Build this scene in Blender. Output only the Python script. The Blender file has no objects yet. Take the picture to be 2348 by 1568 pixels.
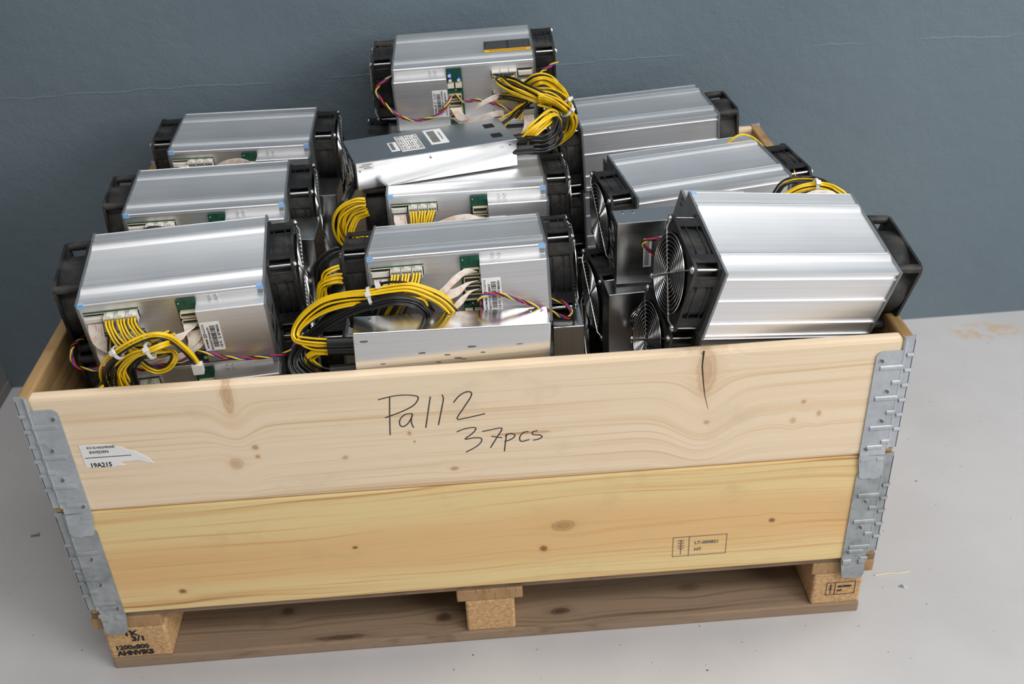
import bpy, math, random
from math import pi, sin, cos, radians
from mathutils import Matrix, Vector, Euler
import numpy as np

SC = bpy.context.scene
COL = SC.collection
random.seed(4)

# ------------------------------------------------------------------ camera, world, lights, exposure
cam_data = bpy.data.cameras.new('camera')
cam = bpy.data.objects.new('camera', cam_data); COL.objects.link(cam)
cam.location = (0.01003, -1.18896, 1.30710)
cam.rotation_euler = Euler((1.00993, 0.04083, -0.06448), 'XYZ')
cam_data.sensor_width = 36.0
cam_data.lens = 36.0 * 2426.57 / 2348.0
cam_data.clip_start = 0.05
cam_data.dof.use_dof = True
cam_data.dof.focus_distance = 1.56
cam_data.dof.aperture_fstop = 5.0
SC.camera = cam

world = bpy.data.worlds.new('room_light'); SC.world = world
world.use_nodes = True
world.node_tree.nodes['Background'].inputs[0].default_value = (0.93, 0.96, 1.0, 1)
world.node_tree.nodes['Background'].inputs[1].default_value = 0.205

def area(name, loc, target, sx, sy, power, color):
    l = bpy.data.lights.new(name, 'AREA'); l.shape = 'RECTANGLE'; l.size = sx; l.size_y = sy
    l.energy = power; l.color = color
    o = bpy.data.objects.new(name, l); COL.objects.link(o)
    o.location = loc
    o.rotation_euler = (Vector(target) - Vector(loc)).to_track_quat('-Z', 'Y').to_euler()
    return o
area('window_light', (4.0, -2.2, 2.2), (0.3, 0.2, 0.3), 3.0, 2.0, 148, (1.0, 0.985, 0.965))
area('ceiling_light', (1.1, -1.7, 3.0), (1.0, -1.0, 0), 2.6, 0.7, 62, (1.0, 0.975, 0.94))
area('ceiling_light', (0.25, 0.35, 3.0), (0.25, 0.20, 0), 3.6, 0.6, 34, (1.0, 0.985, 0.97))

SC.view_settings.view_transform = 'Standard'
SC.view_settings.look = 'None'
SC.view_settings.gamma = 1.0
SC.view_settings.use_curve_mapping = False
SC.view_settings.exposure = -0.14

# ------------------------------------------------------------------ material helpers
def lin(r, g, b):
    def f(c):
        c /= 255.0
        return c / 12.92 if c <= 0.04045 else ((c + 0.055) / 1.055) ** 2.4
    return (f(r), f(g), f(b), 1.0)

class NT:
    def __init__(s, name):
        s.m = bpy.data.materials.new(name); s.m.use_nodes = True
        s.t = s.m.node_tree; s.n = s.t.nodes
        s.b = s.n['Principled BSDF']
    def new(s, typ, **kw):
        n = s.n.new(typ)
        for k, v in kw.items(): setattr(n, k, v)
        return n
    def put(s, sock, v):
        if isinstance(v, bpy.types.NodeSocket): s.t.links.new(v, sock)
        else: sock.default_value = v
    def math(s, op, a, b=0.0, c=None, clamp=False):
        n = s.new('ShaderNodeMath', operation=op, use_clamp=clamp)
        s.put(n.inputs[0], a); s.put(n.inputs[1], b)
        if c is not None: s.put(n.inputs[2], c)
        return n.outputs[0]
    def coord(s): return s.new('ShaderNodeTexCoord').outputs['Object']
    def mapping(s, vec, scale, loc=(0, 0, 0)):
        n = s.new('ShaderNodeMapping'); s.put(n.inputs['Vector'], vec)
        n.inputs['Scale'].default_value = scale; n.inputs['Location'].default_value = loc
        return n.outputs[0]
    def noise(s, vec, scale=5, detail=3, rough=.5, dist=0):
        n = s.new('ShaderNodeTexNoise'); s.put(n.inputs['Vector'], vec)
        n.inputs['Scale'].default_value = scale; n.inputs['Detail'].default_value = detail
        n.inputs['Roughness'].default_value = rough; n.inputs['Distortion'].default_value = dist
        return n.outputs['Fac']
    def ramp(s, fac, stops):
        n = s.new('ShaderNodeValToRGB'); s.put(n.inputs[0], fac)
        el = n.color_ramp.elements
        while len(el) < len(stops): el.new(0.5)
        for e, (p, c) in zip(el, stops):
            e.position = p; e.color = c if len(c) == 4 else (*c, 1)
        return n.outputs[0]
    def mix(s, fac, a, b, mode='MIX'):
        n = s.new('ShaderNodeMix', data_type='RGBA', blend_type=mode)
        s.put(n.inputs[0], fac); s.put(n.inputs[6], a); s.put(n.inputs[7], b)
        return n.outputs[2]
    def smooth(s, v, a, b):
        n = s.new('ShaderNodeMapRange', interpolation_type='SMOOTHSTEP')
        s.put(n.inputs[0], v); n.inputs[1].default_value = a; n.inputs[2].default_value = b
        return n.outputs[0]
    def bump(s, h, strength=.3, dist=.001):
        n = s.new('ShaderNodeBump'); s.put(n.inputs['Height'], h)
        n.inputs['Strength'].default_value = strength; n.inputs['Distance'].default_value = dist
        s.t.links.new(n.outputs[0], s.b.inputs['Normal'])
    def set(s, col=None, rough=None, metal=None, spec=None):
        if col is not None: s.put(s.b.inputs['Base Color'], col)
        if rough is not None: s.put(s.b.inputs['Roughness'], rough)
        if metal is not None: s.put(s.b.inputs['Metallic'], metal)
        if spec is not None: s.put(s.b.inputs['Specular IOR Level'], spec)
        return s.m

def plain(name, col, rough=.5, metal=0.0, var=.12, scale=60, spec=.5):
    t = NT(name); n = t.noise(t.coord(), scale, 3)
    a = tuple(c * (1 - var) for c in col[:3]) + (1,); b = tuple(min(1, c * (1 + var)) for c in col[:3]) + (1,)
    return t.set(t.ramp(n, [(.3, a), (.7, b)]), rough, metal, spec)

def brushed(name, col, rough, bump=.12, speck=False):
    t = NT(name); c = t.coord()
    n1 = t.noise(t.mapping(c, (3, 420, 420)), 1.0, 4, .6)
    n2 = t.noise(c, 9, 3)
    a = tuple(x * .93 for x in col) + (1,); b = tuple(min(1, x * 1.04) for x in col) + (1,)
    t.set(t.ramp(n1, [(.3, a), (.7, b)]), None, 1.0)
    r = t.math('MULTIPLY_ADD', n1, .10, rough - .05)
    t.set(rough=t.math('MULTIPLY_ADD', n2, .12, t.math('SUBTRACT', r, .06)))
    t.bump(t.noise(c, 1600, 2) if speck else n1, .45 if speck else bump, .0004)
    return t.m

def wood(name, light, mid, dark, knots=(), freq=70, seed=0.0, contrast=1.0, rough=.6, axes='xyz', blotch=None, band=None, arch=0.0, wav=.05):
    """sawn softwood: u runs along the grain, v across it; knots = (u, v, ru, rv, strength); lines bend round the knots"""
    t = NT(name); sep = t.new('ShaderNodeSeparateXYZ'); t.put(sep.inputs[0], t.coord())
    ax = {'x': sep.outputs[0], 'y': sep.outputs[1], 'z': sep.outputs[2]}
    u, w, v = ax[axes[0]], ax[axes[1]], ax[axes[2]]
    wob = t.noise(t.mapping(t.coord(), (70, 70, 70), (seed, 0, 0)), 1, 3, .6)
    ve = v; masks = []
    for (ku, kv, ru, rv, st) in knots:
        du = t.math('DIVIDE', t.math('SUBTRACT', u, ku), ru); dv = t.math('SUBTRACT', v, kv); dvn = t.math('DIVIDE', dv, rv)
        d2 = t.math('ADD', t.math('MULTIPLY', du, du), t.math('MULTIPLY', dvn, dvn))
        e = t.math('EXPONENT', t.math('MULTIPLY', d2, -.14))
        ve = t.math('SUBTRACT', ve, t.math('MULTIPLY', t.math('MULTIPLY', dv, e), .8))
        masks.append((t.math('MULTIPLY', d2, t.math('MULTIPLY_ADD', wob, 1.6, .2)), st))
    def vec(a, b, c, off=0.0):
        n = t.new('ShaderNodeCombineXYZ'); t.put(n.inputs[0], t.math('MULTIPLY_ADD', u, a, off)); t.put(n.inputs[1], t.math('MULTIPLY', w, b)); t.put(n.inputs[2], t.math('MULTIPLY', vz, c)); return n.outputs[0]
    vz = ve
    warp = t.noise(vec(1.3, 3, 4, seed), 1, 2)
    vz = t.math('MULTIPLY_ADD', t.math('SUBTRACT', warp, .5), wav, ve)
    g1 = t.noise(vec(.9, 12, freq, seed * 3), 1.0, 3, .55)            # broad growth bands
    g2 = t.noise(vec(1.6, 30, freq * 4.2, seed), 1.0, 3, .6)          # single rings
    g3 = t.noise(vec(22, 300, freq * 13, seed), 1.0, 2, .6)           # fibres
    m1 = t.math('MULTIPLY', t.smooth(g1, .46, .74), .55 * contrast)
    m2 = t.math('MULTIPLY', t.smooth(g2, .52, .70), .62 * contrast)
    c = t.mix(m1, light, mid)
    c = t.mix(m2, c, mid)
    c = t.mix(t.math('MULTIPLY', t.smooth(t.math('MULTIPLY', g1, g2), .33, .46), .75 * contrast), c, t.mix(.55, mid, dark))
    c = t.mix(t.math('MULTIPLY', t.smooth(g3, .5, .8), .35), c, mid)
    if band:   # heartwood tone running along the middle of the board
        c = t.mix(t.math('MULTIPLY', t.math('MULTIPLY', t.smooth(vz, band[0], band[1]), t.math('SUBTRACT', 1, t.smooth(vz, band[2], band[3]))), .55), c, band[4])
    for d2, st in masks:
        c = t.mix(t.math('MULTIPLY', t.math('SUBTRACT', 1, t.smooth(d2, .2, 3.6)), .5 * st), c, mid)
        ring = t.math('MULTIPLY_ADD', t.math('SINE', t.math('MULTIPLY', d2, 15)), .2, .8)
        c = t.mix(t.math('MULTIPLY', t.math('SUBTRACT', 1, t.smooth(d2, .3, 1.05)), t.math('MULTIPLY', ring, st)), c, dark)
    if blotch:
        bl = t.noise(t.mapping(t.coord(), (6, 6, 9), (seed, 3, 1)), 1.6, 4, .6)
        c = t.mix(t.math('MULTIPLY', t.smooth(bl, .56, .76), .5), c, blotch)
    t.set(c, rough, 0, .3)
    t.bump(g2, .2, .0005)
    return t.m

M = {}
M['alu'] = brushed('brushed_aluminium', (.86, .87, .89), .46)
M['cover'] = brushed('blasted_aluminium', (.86, .86, .87), .44, speck=True)
M['steel'] = brushed('sheet_steel', (.78, .785, .79), .2, bump=.03)
M['chrome'] = plain('bright_steel', (.70, .70, .70), .25, 1.0, .05)
M['plate'] = plain('grey_steel_plate', (.27, .29, .30), .5, .8, .1)
M['black'] = plain('black_plastic', (.011, .0115, .013), .38, 0, .3, 30)
M['rotor'] = plain('rotor_plastic', (.006, .006, .007), .4, 0, .2)
M['dark'] = plain('dark_recess', (.004, .004, .004), .8, 0, .2)
M['sink'] = plain('dusty_heat_sink', (.03, .03, .03), .6, .5)
M['pcb'] = plain('green_circuit_board', lin(18, 74, 56), .4, 0, .35, 220)
M['nylon'] = plain('white_nylon', lin(214, 212, 203), .45, 0, .05)
M['cream'] = plain('cream_nylon', lin(218, 208, 178), .45, 0, .05)
M['tie'] = plain('clear_nylon', lin(215, 216, 214), .3, 0, .04)
M['yel'] = plain('yellow_wire', lin(236, 196, 20), .38, 0, .1, 25)
M['blk'] = plain('black_wire', (.012, .012, .013), .36, 0, .2, 25)
M['red'] = plain('red_wire', lin(200, 34, 40), .4, 0, .1)
M['blu'] = plain('blue_wire', lin(38, 52, 150), .4, 0, .1)
M['wht'] = plain('white_wire', lin(232, 226, 218), .45, 0, .05)
t_ = NT('speckled_peach_wire'); M['pch'] = t_.set(t_.ramp(t_.noise(t_.mapping(t_.coord(), (120, 120, 120)), 1, 1), [(.45, lin(228, 160, 126)), (.52, lin(238, 226, 216))]), .45, 0)
M['paper'] = plain('white_label_paper', lin(232, 232, 232), .5, 0, .03)
M['ink'] = plain('black_print', (.012, .012, .013), .6, 0, .1)
M['gink'] = plain('grey_print', (.12, .12, .12), .6, 0, .1)
M['pencil'] = plain('graphite_marker', (.035, .035, .04), .6, 0, .4, 500)
M['lblack'] = plain('black_label', (.02, .02, .022), .45, 0, .1)
M['lyel'] = plain('yellow_label_strip', lin(238, 180, 20), .45, 0, .05)
t_ = NT('blue_seal_sticker'); ch = t_.new('ShaderNodeTexChecker'); ch.inputs['Scale'].default_value = 900
t_.put(ch.inputs['Vector'], t_.coord()); ch.inputs['Color1'].default_value = lin(52, 140, 220); ch.inputs['Color2'].default_value = lin(190, 216, 238)
M['seal'] = t_.set(ch.outputs[0], .4, 0)
M['cap'] = plain('capacitor_blue', lin(30, 80, 190), .3, 0, .05)
M['ledr'] = plain('red_led_lens', lin(190, 30, 30), .2, 0, .02)
M['ledg'] = plain('green_led_lens', lin(30, 120, 70), .2, 0, .02)
# dusty fan plastic: dust clings in patches
t_ = NT('dusty_fan_plastic'); c_ = t_.coord(); n_ = t_.noise(c_, 22, 4, .6)
M['fan'] = t_.set(t_.mix(t_.math('MULTIPLY', t_.smooth(n_, .42, .75), .6), (.011, .0115, .013, 1), lin(88, 85, 79)), t_.math('MULTIPLY_ADD', n_, .25, .42), 0, .35)
t_ = NT('galvanised_steel'); c_ = t_.coord(); vo = t_.new('ShaderNodeTexVoronoi'); t_.put(vo.inputs['Vector'], c_); vo.inputs['Scale'].default_value = 130
n_ = t_.noise(c_, 25, 4)
M['galv'] = t_.set(t_.mix(.5, t_.ramp(vo.outputs['Distance'], [(0, lin(168, 174, 180)), (1, lin(192, 198, 204))]), t_.ramp(n_, [(.3, lin(160, 166, 172)), (.7, lin(202, 207, 212))])), t_.math('MULTIPLY_ADD', n_, .22, .36), .5)
t_ = NT('worn_galvanised_steel'); c_ = t_.coord(); vo = t_.new('ShaderNodeTexVoronoi'); t_.put(vo.inputs['Vector'], c_); vo.inputs['Scale'].default_value = 90
n_ = t_.noise(c_, 30, 5, .65)
M['galv2'] = t_.set(t_.mix(.6, t_.ramp(vo.outputs['Distance'], [(0, lin(136, 142, 145)), (1, lin(174, 180, 183))]), t_.ramp(n_, [(.3, lin(128, 134, 137)), (.7, lin(192, 196, 198))])), t_.math('MULTIPLY_ADD', n_, .3, .42), .5)
W_L, W_M, W_D = lin(234, 214, 186), lin(217, 187, 148), lin(176, 130, 88)
Y_L, Y_M, Y_D = lin(228, 204, 150), lin(212, 170, 112), lin(124, 76, 46)
M['w_top'] = wood('pale_spruce_board', W_L, W_M, W_D, [(-.328, .510, .010, .030, .6), (-.3365, .3965, .011, .012, .5), (-.305, .4223, .005, .005, .8), (-.3043, .4063, .004, .004, .8),
    (.3190, .497, .017, .046, .5), (-.0345, .3602, .007, .004, .8), (.4596, .4336, .004, .004, .7), (.4477, .4022, .005, .006, .5), (.4835, .4115, .004, .006, .6), (.3241, .41, .005, .004, .7),
    (-.0923, .4279, .003, .004, .8), (-.0862, .4126, .002, .0025, .9), (.065, .414, .045, .0028, .8), (-.185, .3936, .005, .004, .6)], 52, 1.7, 1.05, .62, 'xyz', lin(206, 188, 160), None, 0, .022)
M['w_low'] = wood('yellow_pine_board', Y_L, Y_M, Y_D, [(-.4576, .1637, .006, .005, .95), (-.1915, .2248, .005, .004, .95), (.1197, .2378, .022, .012, .5), (.0889, .195, .007, .007, .95), (.4339, .2174, .006, .005, .95)],
    46, 5.2, 1.7, .55, 'xyz', lin(202, 174, 124), (.145, .19, .235, .285, lin(218, 168, 112)), 0, .085)
M['w_side'] = wood('weathered_side_board', lin(172, 140, 96), lin(120, 88, 54), lin(90, 60, 34), [], 60, 2.2, 1.2, .65, 'yxz', lin(98, 68, 40))
M['w_pal'] = wood('worn_pallet_board', lin(150, 128, 106), lin(118, 96, 76), lin(66, 44, 32), [(-.075, .035, .014, .010, .9), (-.33, .075, .012, .010, .7), (.115, .03, .02, .008, .9), (-.24, .01, .05, .006, .8), (.33, .06, .02, .01, .4)], 50, 3.3, 1.2, .75, 'xzy', lin(104, 86, 68))
M['w_str'] = wood('pallet_cross_board', lin(170, 136, 98), lin(136, 104, 70), lin(80, 52, 30), [], 60, 8.1, 1.2, .75, 'yzx', lin(104, 78, 52))
t_ = NT('pressed_chip_block'); c_ = t_.coord(); v_ = t_.noise(t_.mapping(c_, (150, 150, 240)), 1, 4, .7)
M['block'] = t_.set(t_.ramp(v_, [(.3, lin(160, 122, 82)), (.5, lin(196, 158, 114)), (.72, lin(214, 182, 140))]), .8, 0, .2); t_.bump(v_, .5, .002)
# painted wall and floor
t_ = NT('blue_grey_wall_paint'); c_ = t_.coord(); n1 = t_.noise(c_, 2.2, 4, .55); n2 = t_.noise(c_, 260, 3)
n3 = t_.noise(t_.mapping(c_, (9, 9, 9), (2, 0, 3)), 1.4, 5, .7)
cw = t_.ramp(n1, [(.3, lin(97, 111, 121)), (.7, lin(104, 118, 127))])
cw = t_.mix(t_.math('MULTIPLY', t_.smooth(n3, .70, .78), .35), cw, lin(78, 92, 100))
sp = t_.new('ShaderNodeSeparateXYZ'); t_.put(sp.inputs[0], c_)
zz = t_.math('ABSOLUTE', t_.math('SUBTRACT', t_.math('MULTIPLY_ADD', t_.noise(t_.mapping(c_, (7, 1, 0)), 1, 4, .6), -.03, sp.outputs[2]), .643))
seam = t_.math('MULTIPLY', t_.math('SUBTRACT', 1, t_.smooth(zz, .0004, .0022)), t_.smooth(t_.noise(t_.mapping(c_, (5, 1, 5), (3, 0, 0)), 1, 3), .42, .6))
cw = t_.mix(t_.math('MULTIPLY', seam, .13), cw, lin(160, 172, 178))
M['wall'] = t_.set(cw, .5, 0, .35)
hb_ = t_.math('ADD', n2, t_.math('MULTIPLY', t_.noise(c_, 26, 4, .6), 3.0)); hb_ = t_.math('ADD', hb_, t_.math('MULTIPLY', seam, 1.5))
t_.bump(hb_, .3, .0025)
t_ = NT('grey_floor_paint'); c_ = t_.coord(); n1 = t_.noise(c_, 3.0, 5, .6); n2 = t_.noise(c_, 55, 4, .7); n3 = t_.noise(t_.mapping(c_, (1, 1, 1), (4, 7, 0)), 120, 2)
cf = t_.ramp(n1, [(.3, lin(188, 187, 188)), (.7, lin(200, 199, 200))])
cf = t_.mix(t_.math('MULTIPLY', t_.smooth(n2, .66, .8), .3), cf, lin(150, 142, 134))
cf = t_.mix(t_.smooth(n3, .735, .76), cf, lin(96, 88, 82))
sp = t_.new('ShaderNodeSeparateXYZ'); t_.put(sp.inputs[0], c_)
dx = t_.math('DIVIDE', t_.math('SUBTRACT', sp.outputs[0], 1.17), .11); dy = t_.math('DIVIDE', t_.math('SUBTRACT', sp.outputs[1], .80), .045)
st = t_.math('SUBTRACT', 1, t_.smooth(t_.math('ADD', t_.math('MULTIPLY', dx, dx), t_.math('MULTIPLY', dy, dy)), .2, 1.0))
cf = t_.mix(t_.math('MULTIPLY', t_.math('MULTIPLY', st, t_.smooth(t_.noise(c_, 40, 4), .4, .62)), .5), cf, lin(200, 160, 100))
M['floor'] = t_.set(cf, t_.math('MULTIPLY_ADD', n1, .2, .30), 0, .4); t_.bump(t_.noise(c_, 140, 3), .08, .001)
M['white'] = plain('off_white_wall_paint', lin(128, 127, 124), .6, 0, .04, 8)

# ------------------------------------------------------------------ mesh helpers
class MB:
    def __init__(s): s.v = []; s.f = []; s.m = []
    def add(s, vs, fs, mi=0):
        o = len(s.v); s.v += [tuple(v) for v in vs]
        s.f += [tuple(i + o for i in f) for f in fs]; s.m += [mi] * len(fs)
        return s
    def box(s, a, b, mi=0, mat=None):
        x0, y0, z0 = a; x1, y1, z1 = b
        vs = [Vector(p) for p in ((x0, y0, z0), (x1, y0, z0), (x1, y1, z0), (x0, y1, z0), (x0, y0, z1), (x1, y0, z1), (x1, y1, z1), (x0, y1, z1))]
        if mat is not None: vs = [mat @ v for v in vs]
        return s.add(vs, [(0, 3, 2, 1), (4, 5, 6, 7), (0, 1, 5, 4), (1, 2, 6, 5), (2, 3, 7, 6), (3, 0, 4, 7)], mi)
    def prism_x(s, prof, x0, x1, mi=0, caps=True):
        n = len(prof); vs = [(x0, y, z) for y, z in prof] + [(x1, y, z) for y, z in prof]
        fs = [(i, (i + 1) % n, n + (i + 1) % n, n + i) for i in range(n)]
        if caps: fs += [tuple(range(n))[::-1], tuple(range(n, 2 * n))]
        return s.add(vs, fs, mi)
    def prism_y(s, prof, y0, y1, mi=0):
        n = len(prof); vs = [(x, y0, z) for x, z in prof] + [(x, y1, z) for x, z in prof]
        fs = [(i, (i + 1) % n, n + (i + 1) % n, n + i) for i in range(n)]
        fs += [tuple(range(n))[::-1], tuple(range(n, 2 * n))]
        return s.add(vs, fs, mi)
    def cyl(s, a, b, r, n=12, mi=0, r2=None, dome=False):
        a = Vector(a); b = Vector(b); d = (b - a).normalized(); r2 = r if r2 is None else r2
        u = d.orthogonal().normalized(); w = d.cross(u)
        ring = lambda p, q: [p + (u * cos(2 * pi * i / n) + w * sin(2 * pi * i / n)) * q for i in range(n)]
        vs = ring(a, r) + ring(b, r2); fs = [(i, (i + 1) % n, n + (i + 1) % n, n + i) for i in range(n)]
        fs.append(tuple(range(n))[::-1])
        if dome:
            vs += ring(b + d * r2 * .35, r2 * .7) + [b + d * r2 * .5]
            fs += [(n + i, n + (i + 1) % n, 2 * n + (i + 1) % n, 2 * n + i) for i in range(n)]
            fs += [(2 * n + i, 2 * n + (i + 1) % n, 3 * n) for i in range(n)]
        else: fs.append(tuple(range(n, 2 * n)))
        return s.add(vs, fs, mi)
    def tube(s, pts, r, n=6, mi=0, closed=False, flat=1.0):
        pts = [Vector(p) for p in pts]; k = len(pts); vs = []; prev = None
        for i, p in enumerate(pts):
            if closed: d = pts[(i + 1) % k] - pts[i - 1]
            else: d = pts[min(i + 1, k - 1)] - pts[max(i - 1, 0)]
            d = d.normalized() if d.length > 1e-9 else Vector((1, 0, 0))
            u = d.orthogonal().normalized() if prev is None else (prev - d * prev.dot(d)).normalized()
            prev = u; w = d.cross(u)
            vs += [p + (u * cos(2 * pi * j / n) + w * sin(2 * pi * j / n) * flat) * r for j in range(n)]
        fs = []
        for i in range(k if closed else k - 1):
            a = i * n; b = ((i + 1) % k) * n
            fs += [(a + j, a + (j + 1) % n, b + (j + 1) % n, b + j) for j in range(n)]
        if not closed: fs += [tuple(range(n))[::-1], tuple(range((k - 1) * n, k * n))]
        return s.add(vs, fs, mi)
    def holed(s, rin, rout, x0, x1, cy, cz, n=64, mi=0):
        """a plate across x with a round hole; rout(angle) is its outer outline"""
        vs = []
        for i in range(n):
            a = 2 * pi * i / n; c, q = cos(a), sin(a); ro = rout(a)
            vs += [(x0, cy + c * rin, cz + q * rin), (x0, cy + c * ro, cz + q * ro), (x1, cy + c * ro, cz + q * ro), (x1, cy + c * rin, cz + q * rin)]
        fs = []
        for i in range(n):
            a = 4 * i; b = 4 * ((i + 1) % n)
            for j in range(4): fs.append((a + j, a + (j + 1) % 4, b + (j + 1) % 4, b + j))
        return s.add(vs, fs, mi)
    def mesh(s, name, mats, smooth=None):
        me = bpy.data.meshes.new(name); me.from_pydata([tuple(v) for v in s.v], [], s.f)
        for m in mats: me.materials.append(M[m] if isinstance(m, str) else m)
        me.polygons.foreach_set('material_index', s.m)
        import bmesh
        bm = bmesh.new(); bm.from_mesh(me); bmesh.ops.recalc_face_normals(bm, faces=bm.faces); bm.to_mesh(me); bm.free()
        if smooth:
            me.polygons.foreach_set('use_smooth', [True] * len(me.polygons))
            me.set_sharp_from_angle(angle=radians(smooth))
        me.update(); return me

def put(name, me, parent=None, mat=None, label=None, bevel=0, seg=2):
    o = bpy.data.objects.new(name, me); COL.objects.link(o)
    if parent is not None: o.parent = parent
    if mat is not None: o.matrix_local = mat
    if label: o['label'] = label
    if bevel:
        b = o.modifiers.new('edge', 'BEVEL'); b.width = bevel; b.segments = seg; b.limit_method = 'ANGLE'; b.angle_limit = radians(40)
    return o
def putw(name, me, parent, **k):
    """a part whose mesh is given in room coordinates"""
    o = put(name, me, parent, **k); o.matrix_parent_inverse = parent.matrix_basis.inverted(); return o
def thing(name, label, cat, mat=None, group=None):
    o = bpy.data.objects.new(name, None); COL.objects.link(o); o.empty_display_size = .05
    if mat is not None: o.matrix_basis = mat if isinstance(mat, Matrix) else Matrix.Translation(mat)
    o['label'] = label; o['category'] = cat
    if group: o['group'] = group
    return o
def structure(name, me, **k):
    o = put(name, me, **k); o['kind'] = 'structure'; return o

def catmull(P, n=6):
    P = [Vector(p) for p in P]
    if len(P) < 3: return P
    Q = [2 * P[0] - P[1]] + P + [2 * P[-1] - P[-2]]; out = []
    for i in range(1, len(Q) - 2):
        a, b, c, d = Q[i - 1:i + 3]
        for k in range(n):
            t = k / n
            out.append(.5 * ((2 * b) + (c - a) * t + (2 * a - 5 * b + 4 * c - d) * t * t + (3 * b - a - 3 * c + d) * t ** 3))
    out.append(P[-1]); return out

def text_mesh(body, size, matname, depth=.0003, sx=1.0, align='LEFT', bold=0.0):
    cu = bpy.data.curves.new('lettering', 'FONT'); cu.body = body; cu.size = size; cu.extrude = depth; cu.align_x = align; cu.offset = bold
    cu.resolution_u = 3
    ob = bpy.data.objects.new('lettering', cu); COL.objects.link(ob)
    dg = bpy.context.evaluated_depsgraph_get(); dg.update()
    me = bpy.data.meshes.new_from_object(ob.evaluated_get(dg))
    bpy.data.objects.remove(ob); bpy.data.curves.remove(cu)
    me.materials.clear(); me.materials.append(M[matname])
    if sx != 1: me.transform(Matrix.Diagonal((sx, 1, 1, 1)))
    return me
def merge(list_of):                        # (mesh, matrix) -> MB pieces in one part
    mb = MB()
    for me, mat in list_of:
        mb.add([mat @ v.co for v in me.vertices], [tuple(p.vertices) for p in me.polygons])
    return mb
FRONT = Matrix.Rotation(pi / 2, 4, 'X')     # lettering that faces the viewer (-y)

# ------------------------------------------------------------------ the room
X0, X1, YF = -1.043, 4.2, -4.2
def wall_y(x): return .845 + (x - X0) * .0133
b = MB().add([(X0 - .3, YF, 0), (X1, YF, 0), (X1, wall_y(X1) + .1, 0), (X0 - .3, wall_y(X0) + .1, 0), (X0 - .3, YF, -.1), (X1, YF, -.1), (X1, wall_y(X1) + .1, -.1), (X0 - .3, wall_y(X0) + .1, -.1)],
             [(0, 1, 2, 3), (7, 6, 5, 4), (0, 4, 5, 1), (1, 5, 6, 2), (2, 6, 7, 3), (3, 7, 4, 0)])
structure('floor', b.mesh('floor', ['floor']))
b = MB(); ya, yb = wall_y(X0 - .1), wall_y(X1)
b.add([(X0 - .1, ya, -.1), (X1, yb, -.1), (X1, yb, 3.1), (X0 - .1, ya, 3.1), (X0 - .1, ya + .12, -.1), (X1, yb + .12, -.1), (X1, yb + .12, 3.1), (X0 - .1, ya + .12, 3.1)],
      [(0, 1, 2, 3), (7, 6, 5, 4), (0, 4, 5, 1), (1, 5, 6, 2), (2, 6, 7, 3), (3, 7, 4, 0)])
structure('wall_back', b.mesh('wall_back', ['wall']))
structure('wall_left', MB().box((X0 - .12, YF, -.1), (X0, wall_y(X0) - .001, 3.1)).mesh('wall_left', ['white']))
structure('baseboard_left', MB().box((X0 - .0, YF, 0), (X0 + .004, wall_y(X0) - .004, .022)).mesh('baseboard_left', ['white']))

# ------------------------------------------------------------------ the pallet
pal = thing('pallet', 'worn wooden pallet on the floor under the crate walls', 'pallet', (0, .4, 0))
for y0, y1 in ((0, .1), (.35, .45), (.7, .8)):
    putw('bottom_board', MB().box((-.598, y0, 0), (.597, y1, .021)).mesh('bottom_board', ['w_pal']), pal, bevel=.003)
blocks = {}
for xi, (x0, x1) in enumerate(((-.5985, -.503), (-.0365, .0405), (.5165, .5955))):
    for yi, (y0, y1) in enumerate(((.001, .1), (.35, .45), (.7, .799))):
        blocks[xi, yi] = putw('block', MB().box((x0, y0, .021), (x1, y1, .0885)).mesh('block', ['block']), pal, bevel=.004)
for x0, x1 in ((-.610, -.505), (-.049, .054), (.511, .609)):
    putw('cross_board', MB().box((x0, .0, .0885), (x1, .8, .1115)).mesh('cross_board', ['w_str']), pal, bevel=.002)
for y0, y1 in ((.001, .146), (.186, .286), (.328, .472), (.514, .614), (.654, .799)):
    putw('deck_board', MB().box((-.607, y0, .1115), (.609, y1, .1255)).mesh('deck_board', ['w_pal']), pal, bevel=.002)
def face_text(body, size, x, y, z, mat, parent, name='lettering', sx=1.0, tilt=0.0, bold=0.0):
    me = text_mesh(body, size, mat, .0002, sx, bold=bold)
    me.transform(Matrix.Translation((x, y, z)) @ Matrix.Rotation(tilt, 4, 'Y') @ FRONT)
    o = putw(name, me, parent); return o
bl = blocks[0, 0]
def sub(name, me, part):
    o = put(name, me, part); o.matrix_parent_inverse = (part.matrix_parent_inverse.inverted() @ Matrix()) if False else Matrix.Translation((0, 0, 0))
    return o
tm = merge([(text_mesh('TK', .0145, 'ink', .0002, 1.2, bold=.0006), Matrix.Translation((-.569, .0006, .0705)) @ FRONT), (text_mesh('3/1', .0145, 'ink', .0002, 1.2, bold=.0006), Matrix.Translation((-.559, .0006, .0585)) @ FRONT),
            (text_mesh('1200x800', .0125, 'ink', .0002, 1.05, bold=.0005), Matrix.Translation((-.588, .0006, .0415)) @ FRONT), (text_mesh('AHNVIKS', .0135, 'ink', .0002, 1.0, bold=.0008), Matrix.Translation((-.587, .0006, .0285)) @ FRONT)])
sub('lettering', tm.mesh('lettering', ['ink']), bl)
def rect_lines(mb, x0, z0, x1, z1, y, w=.0008):
    for a, c in (((x0, z0), (x1, z0)), ((x1, z0), (x1, z1)), ((x1, z1), (x0, z1)), ((x0, z1), (x0, z0))):
        mb.box((min(a[0], c[0]) - w / 2, y - .0003, min(a[1], c[1]) - w / 2), (max(a[0], c[0]) + w / 2, y, max(a[1], c[1]) + w / 2))
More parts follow.
